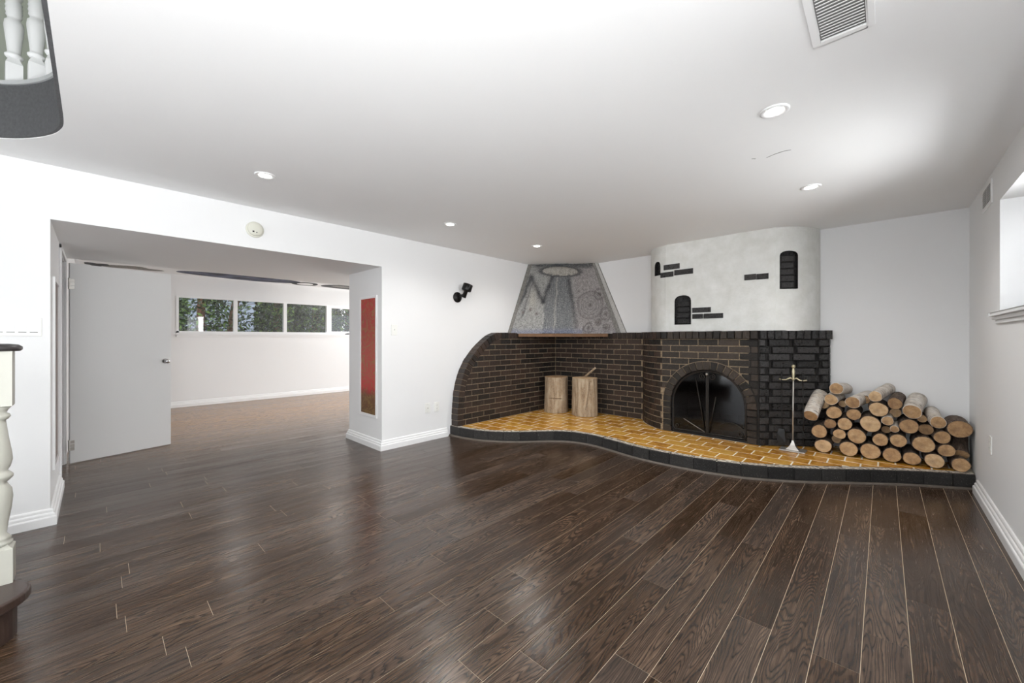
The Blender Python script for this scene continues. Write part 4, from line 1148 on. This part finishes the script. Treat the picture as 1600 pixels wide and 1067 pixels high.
# ------------------------------------------------------------------ two stumps and a stick
def stump(x, y, r, h, label, notch):
    o = thing('tree_stump', label, 'stump', (x, y, HZ + 0.0012), 'upright stumps on the hearth')
    nn, nz = 96, 80; vs_ = []
    ph = U(0, 6)
    for j in range(nz + 1):
        z = h * j / nz
        for k in range(nn):
            a = 2 * PI * k / nn
            rr = r * (0.955 + 0.02 * math.cos(2 * a + ph) + 0.015 * math.cos(5 * a + ph * 2)) * (1 + 0.05 * (1 - j / nz) ** 2)
            rr += 0.004 * noise.noise(Vector((math.cos(a) * 6, math.sin(a) * 6, z * 3)))
            rr -= notch(a, z / h)
            vs_.append((rr * math.cos(a), rr * math.sin(a), z))
    f = [(j * nn + k, j * nn + (k + 1) % nn, (j + 1) * nn + (k + 1) % nn, (j + 1) * nn + k) for j in range(nz) for k in range(nn)]
    f.append(tuple(range(nn)))
    q = G(); q.add(vs_, f); q.obj('bark', M['stump'], o, True)
    q = G(); top = vs_[nz * nn:]; q.add(top + [(0, 0, h + 0.004)], [(k, (k + 1) % nn, nn) for k in range(nn)]); q.obj('sawn_end', M['cut'], o)
    return o
def ang(a, b): return abs((a - b + PI) % (2 * PI) - PI)
def notch_l(a, t):
    # axe cut facing the room: horizontal kerf with a shallow scoop above
    v = 0.0; dirr = -0.95
    if ang(a, dirr) < 0.55: 
        v += 0.03 * math.exp(-((t - 0.40) / 0.013) ** 2)
        if t > 0.40: v += 0.008 * (1 - t)
    v += 0.010 * math.exp(-(ang(a, dirr - 0.95) / 0.18) ** 2) * (0.5 + 0.5 * t)
    return v
def notch_r(a, t):
    c0 = -0.72 + (t - 0.5) * 0.55
    return 0.028 * math.exp(-(ang(a, c0) / 0.055) ** 2) * (1 if 0.18 < t < 0.95 else 0.1)
stump(-3.60, 4.79, 0.178, 0.525, 'left upright wood stump with a horizontal saw cut', notch_l)
st2 = stump(-3.135, 4.86, 0.186, 0.535, 'right upright wood stump with a diagonal crack, holding a stick', notch_r)
q = G(); q.tube([(-3.16, 4.90, HZ + 0.545), (-3.02, 4.96, HZ + 0.68)], [0.016, 0.014], 10)
tag(q.obj('wooden_stick', M['stump'], smooth=True), 'short wooden stick resting on top of the right stump', 'stick')

# ------------------------------------------------------------------ fire tools
ft = thing('fire_tool_stand', 'pale brass and steel fireplace tool stand left of the log pile', 'fire tool stand', (-0.645, 4.70, HZ + 0.002))
q = G(); q.box((-0.105, -0.075, 0.0), (0.105, 0.075, 0.012)); bevel(q.obj('base_plate', M['steel'], ft), 0.004)
q = G()
for i, (w0, z) in enumerate(((0.055, 0.012), (0.036, 0.03), (0.020, 0.055), (0.010, 0.085), (0.008, 0.10))):
    q.v += [(-w0, -w0 * 0.8, z), (w0, -w0 * 0.8, z), (w0, w0 * 0.8, z), (-w0, w0 * 0.8, z)]
    if i: b = i * 4; 
    if i:
        for k in range(4): q.f.append([b - 4 + k, b - 4 + (k + 1) % 4, b + (k + 1) % 4, b + k]); q.mi.append(0)
q.obj('flared_foot', M['steel'], ft)
q = G(); q.tube([(0, 0, 0.09), (0.004, 0, 0.70)], 0.0065, 10); q.obj('pole', M['steel'], ft, True)
q = G(); q.lathe([(0, 0.69), (0.009, 0.69), (0.014, 0.70), (0.009, 0.712), (0.012, 0.74), (0.015, 0.775), (0.010, 0.80), (0.008, 0.806), (0.015, 0.818), (0.017, 0.828), (0.012, 0.840), (0, 0.844)], 14, (0.004, 0, 0)); q.obj('handle', M['brass'], ft, True)
for s_ in (-1, 1):
    q = G(); q.tube([(0.004, 0, 0.70), (0.004 + s_ * 0.025, -0.002, 0.712), (s_ * 0.055, -0.004, 0.692), (s_ * 0.085, -0.004, 0.690), (s_ * 0.112, -0.004, 0.697)], [0.006, 0.007, 0.006, 0.006, 0.007], 8); q.obj('arm', M['brass'], ft, True)
def tool(dx, kind, label):
    o = thing(kind, label, 'fire tool', (-0.645 + dx, 4.695, HZ + 0.692), 'black tools hanging on the fire tool stand')
    q = G(); q.tube([(0, 0.01, 0.0), (0, 0.0, 0.012), (0, -0.012, 0.0), (0, -0.012, -0.02), (0, 0.006, -0.05)], 0.004, 6); q.obj('hook', M['black_metal'], o, True)
    q = G(); q.lathe([(0, 0.075), (0.006, 0.075), (0.010, 0.055), (0.007, 0.03), (0.008, 0.0), (0.005, -0.05)], 10, (0, 0.012, 0)); q.obj('grip', M['black_metal'], o, True)
    q = G(); q.tube([(0, 0.012, -0.045), (0.004, 0.012, -0.40), (0.002, 0.012, -0.50)], 0.005, 8); q.obj('shaft', M['black_metal'], o, True)
    q = G()
    if kind == 'hearth_shovel':
        q.add([(-0.022, 0.004, -0.49), (0.022, 0.004, -0.49), (0.036, -0.002, -0.54), (0.036, 0.0, -0.62), (-0.036, 0.0, -0.62), (-0.036, -0.002, -0.54)], [(0, 1, 2, 3, 4, 5)])
        q.add([(-0.022, 0.020, -0.49), (0.022, 0.020, -0.49), (0.036, 0.018, -0.54), (0.036, 0.010, -0.62), (-0.036, 0.010, -0.62), (-0.036, 0.018, -0.54)], [(0, 1, 2, 3, 4, 5)])
        q.f += [[i, (i + 1) % 6, 6 + (i + 1) % 6, 6 + i] for i in range(6)]; q.mi += [0] * 6
        q.obj('blade', M['black_metal'], o)
    else:
        q.tube([(0.002, 0.012, -0.49), (0.002, 0.012, -0.62)], [0.006, 0.002], 8); q.tube([(0.002, 0.012, -0.54), (0.03, 0.012, -0.56), (0.042, 0.012, -0.535)], [0.005, 0.004, 0.002], 6); q.obj('poker_tip', M['black_metal'], o, True)
tool(-0.092, 'hearth_shovel', 'black shovel hanging left on the fire tool stand')
tool(0.080, 'fire_poker', 'black poker hanging right on the fire tool stand')

# ------------------------------------------------------------------ wall light
sc = thing('spot_sconce', 'small black spotlight on the white wall left of the hood', 'wall light', (XL, 3.195, 1.75))
q = G(); q.lathe([(0, 0), (0.068, 0), (0.068, 0.008), (0.060, 0.020), (0.018, 0.026), (0, 0.027)], 22, mat=Matrix.Rotation(PI / 2, 3, 'Y')); q.obj('wall_plate', M['black_metal'], sc, True)
q = G(); q.tube([(0.02, 0, 0.01), (0.055, 0.02, 0.02), (0.075, 0.045, 0.03)], 0.014, 10); q.obj('swivel_arm', M['black_metal'], sc, True)
hd = Matrix.Rotation(math.radians(12), 3, Vector((0.55, 0.0, -0.05)).normalized())
q = G(); hp = Vector((0.075, 0.055, 0.015)); ax = Vector((0.03, 0.045, 0.16)).normalized()
rot = Vector((0, 0, 1)).rotation_difference(ax).to_matrix()
q.lathe([(0, -0.02), (0.026, -0.02), (0.026, 0.065), (0.058, 0.072), (0.063, 0.080), (0.063, 0.158), (0.056, 0.162), (0.052, 0.12), (0, 0.115)], 22, hp, mat=rot); q.obj('lamp_head', M['black_metal'], sc, True)

# ------------------------------------------------------------------ smoke alarm, switches, outlets
sm = thing('smoke_alarm', 'round beige smoke alarm on the wall above the opening', 'smoke alarm', (XL, 0.956, 2.167))
RY_ = Matrix.Rotation(PI / 2, 3, 'Y')
q = G(); q.lathe([(0, 0), (0.068, 0), (0.068, 0.010), (0.062, 0.014), (0, 0.014)], 28, mat=RY_); q.obj('base_ring', M['beige'], sm, True)
q = G(); q.lathe([(0.058, 0.012), (0.057, 0.030), (0.05, 0.038), (0.02, 0.041), (0, 0.041)], 28, mat=RY_); q.obj('cover', M['beige'], sm, True)
q = G(); q.box((0.038, -0.026, -0.030), (0.0425, -0.012, -0.018)); q.box((0.039, 0.002, -0.033), (0.0425, 0.010, -0.025)); q.obj('test_button', M['dark'], sm)
def plate(name, y, z, w, h, label, cat, wall=XL, n=1, kind='toggle', group=None):
    sg = 1 if wall == XL else -1
    o = thing(name, label, cat, (wall, y, z), group)
    q = G(); q.box((0, -w / 2, -h / 2), (sg * 0.007, w / 2, h / 2)); bevel(q.obj('cover_plate', M['plastic'], o), 0.0025)
    for i in range(n):
        yc = (i - (n - 1) / 2) * 0.0465 if n > 1 else 0
        if kind == 'rocker':
            q = G(); q.box((sg * 0.006, yc - 0.0165, -0.033), (sg * 0.010, yc + 0.0165, 0.033)); bevel(q.obj('rocker', M['trim'], o), 0.0015)
            q = G(); q.box((sg * 0.006, yc - 0.0165, -0.0365), (sg * 0.0076, yc + 0.0165, -0.033)); q.obj('rocker_shadow_gap', M['dark'], o)
        elif kind == 'toggle':
            q = G(); q.box((sg * 0.006, yc - 0.006, -0.013), (sg * 0.008, yc + 0.006, 0.013)); q.prism([(sg * 0.007, yc - 0.004, -0.004), (sg * 0.007, yc + 0.004, -0.004), (sg * 0.019, yc + 0.003, 0.006), (sg * 0.019, yc - 0.003, 0.006)], (0, 0, 0.007)); q.obj('toggle', M['plastic'], o)
        elif kind == 'outlet':
            for zz in (-0.02, 0.02):
                q = G(); q.box((sg * 0.006, yc - 0.014, zz - 0.013), (sg * 0.009, yc + 0.014, zz + 0.013)); so = bevel(q.obj('socket', M['plastic'], o), 0.002)
                q = G()
                for dy in (-0.006, 0.006): q.box((sg * 0.0085, yc + dy - 0.001, zz - 0.003), (sg * 0.0092, yc + dy + 0.001, zz + 0.006))
                q.obj('slot', M['dark'], so)
        elif kind == 'jack':
            q = G(); q.tube([(sg * 0.007, yc, 0), (sg * 0.016, yc, 0)], 0.005, 8); q.obj('jack', M['steel'], o)
            for zz in (-h * 0.36, h * 0.36):
                q = G(); q.tube([(sg * 0.006, yc, zz), (sg * 0.008, yc, zz)], 0.003, 8); q.obj('screw', M['steel'], o)
plate('light_switch', 2.297, 1.317, 0.072, 0.117, 'white toggle switch on the wall right of the pillar corner', 'switch')
plate('gang_switch', -0.338, 1.295, 0.205, 0.118, 'white multi-gang rocker switch plate above the newel post', 'switch', n=4, kind='rocker')
plate('wall_jack', 2.74, 0.387, 0.072, 0.115, 'white wall plate with a jack, left one of the low pair', 'wall plate', kind='jack')
plate('power_outlet', 2.872, 0.387, 0.072, 0.115, 'white power outlet low on the wall left of the brick wing', 'outlet', kind='outlet')
plate('wall_outlet', 4.268, 0.48, 0.075, 0.125, 'white outlet low on the right wall by the logs', 'outlet', wall=XR, kind='outlet')

# ------------------------------------------------------------------ vents
cv = thing('ceiling_vent', 'white louvred ceiling vent at the top edge of the view', 'vent', (-0.108, 1.76, ZC))
q = G(); W_, L_ = 0.066, 0.15
for a, b in (((-W_ - 0.026, -L_ - 0.02), (-W_, L_ + 0.02)), ((W_ , -L_ - 0.02), (W_ + 0.022, L_ + 0.02)), ((-W_, L_ - 0.006), (W_, L_ + 0.02)), ((-W_, -L_ - 0.02), (W_, -L_ + 0.006))):
    q.box((a[0], a[1], -0.008), (b[0], b[1], -0.0005))
bevel(q.obj('frame', M['trim'], cv), 0.002)
q = G(); q.box((-W_, -L_, -0.002), (W_, L_, -0.0005)); q.obj('duct_mouth', plain('duct_grey', rgb(128, 127, 125), 0.7), cv)
for k in range(17):
    y = -L_ + 0.012 + k * 0.0172
    q = G(); q.prism([(-W_ + 0.005, y, -0.0072), (-W_ + 0.005, y + 0.0005, -0.0085), (-W_ + 0.005, y + 0.011, -0.0045), (-W_ + 0.005, y + 0.0105, -0.0033)], (2 * W_ - 0.010, 0, 0)); q.obj('slat', M['trim'], cv)
wv = thing('wall_vent', 'small white two-part vent grille high on the right wall', 'vent', (XR, 4.37, 2.235))
q = G(); q.box((0, -0.16, -0.085), (-0.008, 0.16, 0.085)); bevel(q.obj('frame', M['trim'], wv), 0.003)
for yc in (-0.072, 0.072):
    q = G(); q.box((-0.007, yc - 0.058, -0.058), (-0.0095, yc + 0.058, 0.058)); q.obj('grille_back', plain('vent_shadow', rgb(150, 150, 148), 0.6), wv)
    for k in range(7):
        q = G(); zz = -0.05 + k * 0.0155; q.prism([(-0.0085, yc - 0.055, zz), (-0.014, yc - 0.055, zz - 0.004), (-0.014, yc - 0.055, zz - 0.002), (-0.0085, yc - 0.055, zz + 0.006)], (0, 0.11, 0)); q.obj('slat', M['trim'], wv)

# ------------------------------------------------------------------ recessed lights
def pot(x, y, z, label, power, far=False):
    o = thing('recessed_light', label, 'ceiling light', (x, y, z), 'recessed ceiling lights')
    q = G(); q.lathe([(0.064, 0.0), (0.064, -0.004), (0.058, -0.007), (0.044, -0.006), (0.040, -0.001), (0.036, 0.0)], 28); q.obj('trim_ring', M['trim'], o, True)
    q = G(); q.lathe([(0, -0.0025), (0.037, -0.0025), (0.037, -0.0012), (0, -0.0012)], 24); q.obj('lens', M['lens'], o)
    ld = bpy.data.lights.new('recessed_lamp', 'SPOT'); ld.energy = power; ld.spot_size = math.radians(150); ld.spot_blend = 1.0; ld.shadow_soft_size = 0.04; ld.color = (1, 0.985, 0.96)
    lo = link('lamp', ld, o, (0, 0, -0.012))
LB = {(0, 0): 'recessed light near the ceiling vent, right front', (0, 1): 'recessed light over the right end of the hearth'}
pot(-0.395, 2.335, ZC, 'largest recessed ceiling light, below the ceiling vent', POT_W)
pot(-0.395, 3.693, ZC, 'recessed ceiling light nearest the right corner, before the chimney', POT_W)
pot(-3.14, 0.816, ZC, 'recessed ceiling light above the smoke alarm, at the left', POT_W)
pot(-3.14, 2.43, ZC, 'recessed ceiling light in the middle of the left row', POT_W)
pot(-3.10, 3.733, ZC, 'recessed ceiling light nearest the grey hood', POT_W)
pot(-0.395, -0.3, ZC, 'recessed ceiling light behind the viewer', POT_W)
pot(-0.395, -1.8, ZC, 'recessed ceiling light farthest behind the viewer', POT_W)
for x, y, lb in ((-7.05, 1.48, 'behind the inner door'), (-6.95, 2.93, 'over the middle of the floor'), (-7.0, 4.6, 'behind the pillar')):
    pot(x, y, ZF + 0.02, 'recessed ceiling light in the far room, ' + lb, FAR_POT_W)

# ------------------------------------------------------------------ batik panels on the opening's sides
def panel(name, label, y, sg, x0, x1, z0, z1, mat):
    o = thing(name, label, 'wall panel', ((x0 + x1) / 2, y, 0))
    xc = (x0 + x1) / 2; fw = 0.028
    q = G(); a, b = x0 - xc, x1 - xc
    for (p0, p1) in (((a - fw, z0 - fw), (b + fw, z0)), ((a - fw, z1), (b + fw, z1 + fw)), ((a - fw, z0), (a, z1)), ((b, z0), (b + fw, z1))):
        q.box((p0[0], 0, p0[1]), (p1[0], sg * 0.014, p1[1]))
    bevel(q.obj('frame', M['trim'], o), 0.002)
    q = G(); q.box((a - 0.003, 0.0, z0 - 0.003), (b + 0.003, sg * 0.006, z1 + 0.003)); q.obj('cloth', mat, o)
panel('batik_panel', 'tall narrow red patterned cloth panel on the pillar', OY1, -1, -4.455, -4.105, 0.365, 1.675, M['red'])
panel('cloth_panel', 'tall narrow brown cloth panel left of the inner door', OY0, 1, -4.60, -4.18, 0.34, 1.62, M['brown'])

# ------------------------------------------------------------------ ceiling mural in the far room
def flat(name, pts, mat, dz=0.0):
    q = G(); q.prism([(x, y, ZF + 0.0185 - dz) for x, y in pts], (0, 0, 0.003)); return q.obj(name, mat, far_ceil)
def blob(cx, cy, rx, ry, a, n=28, wob=0.12, seed=1):
    rr = random.Random(seed); ph = [rr.random() * 6 for _ in range(3)]
    out = []
    for k in range(n):
        t = 2 * PI * k / n; m = 1 + wob * math.sin(3 * t + ph[0]) + wob * 0.5 * math.sin(5 * t + ph[1])
        x, y = rx * math.cos(t) * m, ry * math.sin(t) * m
        out.append((cx + x * math.cos(a) - y * math.sin(a), cy + x * math.sin(a) + y * math.cos(a)))
    return out
flat('mural_wave', blob(-8.70, 1.95, 0.34, 0.98, -0.02, seed=2, wob=0.06), M['mural'])
flat('mural_ring', blob(-8.78, 3.02, 0.27, 0.24, 0, seed=3, wob=0.05), M['mural_black'], 0.0)
flat('mural_ring_centre', blob(-8.78, 3.02, 0.15, 0.15, 0, seed=3, wob=0.05), M['ceiling'], 0.0006)
flat('mural_swirl', blob(-8.70, 3.85, 0.34, 0.52, 0.05, seed=4, wob=0.06), M['mural_black'])
flat('mural_swirl_centre', blob(-8.68, 3.80, 0.13, 0.32, 0.05, seed=5), M['mural_grey'], 0.0006)
flat('mural_stroke', blob(-8.80, 0.02, 0.18, 0.13, 0.02, seed=6, wob=0.2), M['mural_black'])
flat('mural_stroke', blob(-8.80, 0.42, 0.18, 0.34, 0.02, seed=7, wob=0.2), M['mural_grey'])

# ------------------------------------------------------------------ newel post, bottom step
st = thing('bottom_stair_step', 'dark stained rounded bottom stair step at the left edge', 'stair step', (-2.80, -0.40, 0))
so = Vector((-2.80, -0.40, 0))
def bull(d):
    """tread outline: body to the left wall, scroll around the newel at its right end; d = inset"""
    A = [(XL + 0.035, -0.43 - d), (-2.90 + d, -0.43 - d), (-2.855 + d, -0.36), (-2.815 + d, -0.295 - d * 0.5), (-2.76 + d * 0.5, -0.25 - d), (-2.70, -0.208 - d)]
    A += [(-2.622 + (0.150 - d) * math.cos(a), -0.335 + (0.150 - d) * math.sin(a)) for a in [math.radians(104 - 9 * i) for i in range(17)]]
    return A + [(-2.55 - d, -0.74), (XL + 0.035, -0.74)]
q = G(); q.prism([(x, y, 0.138) for x, y in bull(0)], (0, 0, 0.042)); bevel(child(q, 'tread', M['darkwood'], st, so), 0.010, 3)
q = G(); q.prism([(x, y, 0.0) for x, y in bull(0.036)], (0, 0, 0.138)); child(q, 'riser', M['darkwood'], st, so)
ns = thing('stair_flight', 'white stair flight rising behind the bottom step', 'stairs', (-3.3, -0.6, 0))
for k in range(1, 11):
    q = G(); z = 0.18 + k * 0.185; y = -0.74 - (k - 1) * 0.25
    q.box((XL + 0.035 + 3.3, y + 0.6, z - 0.03), (-2.80 + 3.3, y - 0.27 + 0.6, z)); q.obj('tread', M['darkwood'], ns)
    q = G(); q.box((XL + 0.035 + 3.3, y + 0.58, z - 0.185), (-2.81 + 3.3, y + 0.56, z - 0.03)); q.obj('riser', M['trim'], ns)
nw = thing('newel_post', 'greige turned newel post with dark handrail cap at the left edge', 'newel post', (-2.745, -0.285, 0.1805))
B = 0.046
q = G(); q.prism([(-B, -B, 0), (B, -B, 0), (B, B, 0), (-B, B, 0)], (0, 0, 0.145)); q.add([(-B, -B, 0.145), (B, -B, 0.145), (B, B, 0.145), (-B, B, 0.145), (-0.028, -0.028, 0.162), (0.028, -0.028, 0.162), (0.028, 0.028, 0.162), (-0.028, 0.028, 0.162)], [(0, 1, 5, 4), (1, 2, 6, 5), (2, 3, 7, 6), (3, 0, 4, 7)])
q.obj('base_block', M['post'], nw)
q = G()
q.lathe([(0, 0.150), (0.036, 0.155), (0.043, 0.164), (0.043, 0.172), (0.034, 0.178), (0.040, 0.185), (0.034, 0.194), (0.026, 0.205), (0.030, 0.25), (0.039, 0.31), (0.043, 0.36), (0.040, 0.395), (0.030, 0.415), (0.026, 0.425),
         (0.034, 0.433), (0.044, 0.446), (0.044, 0.456), (0.036, 0.466), (0.028, 0.474), (0.036, 0.490), (0.042, 0.520), (0.040, 0.55), (0.032, 0.61), (0.025, 0.675), (0.023, 0.690), (0.030, 0.695), (0.037, 0.706), (0.034, 0.716), (0.025, 0.722), (0.030, 0.735), (0.040, 0.748), (0, 0.75)], 26)
q.obj('turned_shaft', M['post'], nw, True)
q = G(); q.prism([(-B * 0.95, -B * 0.95, 0.752), (B * 0.95, -B * 0.95, 0.752), (B * 0.95, B * 0.95, 0.752), (-B * 0.95, B * 0.95, 0.752)], (0, 0, 0.235)); q.obj('top_block', M['post'], nw)
q = G(); q.lathe([(0, 0.986), (0.062, 0.986), (0.069, 0.993), (0.069, 1.004), (0.058, 1.014), (0.03, 1.018), (0, 1.018)], 30); q.obj('handrail_cap', M['cap'], nw, True)
q = G(); q.prism([(-0.025, -0.01, 0.975), (0.025, -0.01, 0.975), (0.025, -0.01, 1.014), (-0.025, -0.01, 1.014)], (0, -2.3, 1.66)); q.obj('handrail', M['cap'], nw)

# ------------------------------------------------------------------ balusters on the upper landing
def well_len():
    S_ = [0.0]
    for i in range(1, len(well)): S_.append(S_[-1] + (well[i] - well[i - 1]).length)
    return S_
WS = well_len()
near1 = min(range(len(well)), key=lambda i: (well[i] - Vector((-3.60, -0.305))).length)
bal = None
BLAB = {0: 'white turned baluster upstairs nearest the left edge of the photo', 1: 'white turned baluster upstairs, right one of the visible pair', 2: 'white baluster upstairs mostly hidden beyond the fascia corner'}
for i in range(-2, 9):
    s_ = WS[near1] + 0.120 * i - 0.05
    for k in range(1, len(well)):
        if WS[k] >= s_: break
    t = (s_ - WS[k - 1]) / (WS[k] - WS[k - 1]); p = well[k - 1].lerp(well[k], t); d_ = (well[k] - well[k - 1]).normalized(); n_ = Vector((-d_.y, d_.x))
    p = p + n_ * 0.045; a = math.radians(8)
    if bal is None:
        bal = thing('landing_baluster', 'x', 'baluster', (p.x, p.y, ZU + 0.0125), 'balusters of the upstairs railing'); bal.rotation_euler = (0, 0, a)
        b = 0.032; q = G(); q.prism([(-b, -b, 0), (b, -b, 0), (b, b, 0), (-b, b, 0)], (0, 0, 0.125)); q.add([(-b, -b, .125), (b, -b, .125), (b, b, .125), (-b, b, .125), (-.018, -.018, .165), (.018, -.018, .165), (.018, .018, .165), (-.018, .018, .165)], [(0, 1, 5, 4), (1, 2, 6, 5), (2, 3, 7, 6), (3, 0, 4, 7)]); q.obj('base_block', M['trim'], bal)
        q = G(); q.lathe([(0, .155), (.030, .165), (.036, .174), (.036, .182), (.028, .188), (.026, .20), (.030, .25), (.036, .31), (.039, .35), (.036, .375), (.026, .388), (.026, .40), (.032, .41), (.030, .425), (.034, .437), (.030, .45), (.034, .463), (.030, .475), (.033, .487), (.024, .50), (.034, .52), (.037, .55), (.028, .62), (.024, .70), (.022, .86), (0, .86)], 18); q.obj('turned_shaft', M['trim'], bal, True)
        c = bal
    else:
        c = bal.copy(); COL.objects.link(c); c.location = (p.x, p.y, ZU + 0.0125)
        for ch in bal.children:
            e = ch.copy(); COL.objects.link(e); e.parent = c
    c['label'] = BLAB.get(i, 'white baluster of the upstairs railing outside the view')
strip('landing_handrail', [p + Vector((-0.0, 0.0)) for p in well], -0.075, -0.015, ZU + 0.872, ZU + 0.92, M['cap'])
lh = bpy.data.objects['landing_handrail']; del lh['kind']; tag(lh, 'dark handrail on the upstairs balusters', 'handrail')

# ------------------------------------------------------------------ outside
g = G(); g.box((XF - T, -6, 0.9), (-22, 12, 1.0)); lawn = g.obj('ground_outside', M['grass']); struct(lawn, 'lawn outside the ribbon window')
g = G(); g.box((XR + WT + 0.02, -4, 1.1), (8, 10, 1.2)); lw2 = g.obj('ground_side', plain('pale_patio', rgb(200, 198, 192), 0.9, var=0.05)); struct(lw2, 'patio outside the right window')
def foliage(n, cx, cy, rx, ry, z0, z1, sz, seed, dens=None):
    rr = random.Random(seed); q = G()
    for _ in range(n):
        t = rr.random(); z = z0 + (z1 - z0) * t; taper = 1.0 - 0.55 * t
        a = rr.random() * 2 * PI; rad = math.sqrt(rr.uniform(0.25, 1))
        x = cx + rx * taper * rad * math.cos(a); y = cy + ry * taper * rad * math.sin(a)
        s_ = sz * rr.uniform(0.5, 1.4); u = Vector((rr.gauss(0, 1), rr.gauss(0, 1), rr.gauss(0, 1))).normalized(); w = u.cross(Vector((rr.gauss(0, 1), rr.gauss(0, 1), rr.gauss(0, 1)))).normalized()
        p = Vector((x, y, z)); q.v += [tuple(p - u * s_), tuple(p + w * s_ * 0.35), tuple(p + u * s_), tuple(p - w * s_ * 0.35)]
        b = len(q.v) - 4; q.f.append([b, b + 1, b + 2, b + 3]); q.mi.append(0)
    me = bpy.data.meshes.new('foliage'); me.from_pydata(q.v, [], q.f); return me
TREES = [(-11.0, 0.35, 0.55, 0.55, 6), (-12.6, 1.2, 0.5, 0.5, 4), (-10.7, 1.55, 0.30, 0.30, 1), (-10.7, 2.05, 0.3, 0.3, 1), (-10.7, 3.0, 0.5, 0.50, 7), (-10.6, 3.85, 0.55, 0.55, 8), (-10.6, 4.7, 0.6, 0.6, 8), (-10.6, 5.6, 0.6, 0.65, 7), (-10.8, 6.7, 0.6, 0.7, 5)]
names = ['dark cedar tree outside at the far left of the window', 'thin cedar farther back outside the first pane', 'bare reddish cedar trunk with sparse twigs in the first pane', 'leaning bare cedar trunk right of the first one', 'dense green cedar outside the second pane',
         'dense cedar outside between second and third pane', 'green cedar outside the third pane', 'cedar outside the small fourth pane', 'cedar farthest right beyond the pillar']
for i, (x, y, rx, ry, dn) in enumerate(TREES):
    o = thing('cedar_tree', names[i], 'tree', (x, y, 0.99), 'cedars outside the ribbon window')
    q = G(); ln = 0.25 if i == 3 else 0.05
    q.tube([(0, 0, 0), (0.03, ln * 0.4, 0.8), (0.0, ln, 1.7), (0.05, ln * 1.6, 3.2)], [0.085, 0.075, 0.06, 0.03], 10); q.obj('trunk', M['trunk'], o, True)
    if dn <= 1:
        q = G()
        rr = random.Random(i)
        for _ in range(16):
            z = rr.uniform(0.4, 2.6); a = rr.random() * 6.28; l_ = rr.uniform(0.25, 0.7); q.tube([(0, 0, z), (l_ * math.cos(a), l_ * math.sin(a), z + rr.uniform(-0.1, 0.3))], [0.008, 0.003], 5)
        q.obj('twigs', M['trunk'], o)['kind'] = 'stuff'
        me = foliage(3200, 0, 0.0, 0.45, 0.55, 0.0, 3.0, 0.05, i + 10)
    else:
        me = foliage(1500 * dn, 0, 0, rx, ry, 0.0, 3.4, 0.055, i + 10)
    me.materials.append(M['cedar'] if i != 7 else M['leaf']); fo_ = link('foliage', me, o); fo_['kind'] = 'stuff'
# neighbouring house and garden wall behind the trees
hs = thing('neighbour_house', 'pale sided house glimpsed between the cedar trunks', 'building', (-17.5, 2.0, 1.0))
q = G(); q.box((-0.1, -5.5, 0), (-4.0, 5.5, 4.2)); q.obj('wall', M['siding'], hs)
for k in range(21): 
    q = G(); q.prism([(-0.1, -5.5, k * 0.2), (-0.075, -5.5, k * 0.2), (-0.1, -5.5, k * 0.2 + 0.19)], (0, 11.0, 0)); q.obj('siding_board', M['siding'], hs)
q = G(); q.prism([(0.4, -6, 4.2), (-4.5, -6, 4.2), (-2.05, -6, 5.6)], (0, 12, 0)); q.obj('roof', plain('grey_shingle', rgb(110, 108, 106), 0.9), hs)
q = G(); q.box((-13.2, -3.0, 1.0), (-13.35, 1.9, 1.42)); q.box((-13.15, -3.0, 1.42), (-13.4, 1.9, 1.47)); tag(q.obj('garden_wall', plain('concrete_garden_wall', rgb(150, 152, 142), 0.85, var=0.1)), 'low grey garden wall behind the first pane', 'garden wall')
pl = thing('brick_planter', 'small red brick garden pier at the lower left of the first pane', 'brick pier', (-11.6, 0.93, 1.0))
for r_ in range(6):
    for k in range(2):
        q = G(); q.chamfer([(0.0, -0.24 + k * 0.22 + (0.05 if r_ % 2 else 0), r_ * 0.075), (0.0, -0.03 + k * 0.22 + (0.05 if r_ % 2 else 0), r_ * 0.075), (0.0, -0.03 + k * 0.22 + (0.05 if r_ % 2 else 0), r_ * 0.075 + 0.065), (0.0, -0.24 + k * 0.22 + (0.05 if r_ % 2 else 0), r_ * 0.075 + 0.065)], (0.12, 0, 0), 0.005); q.obj('brick', M['redbrick'], pl)
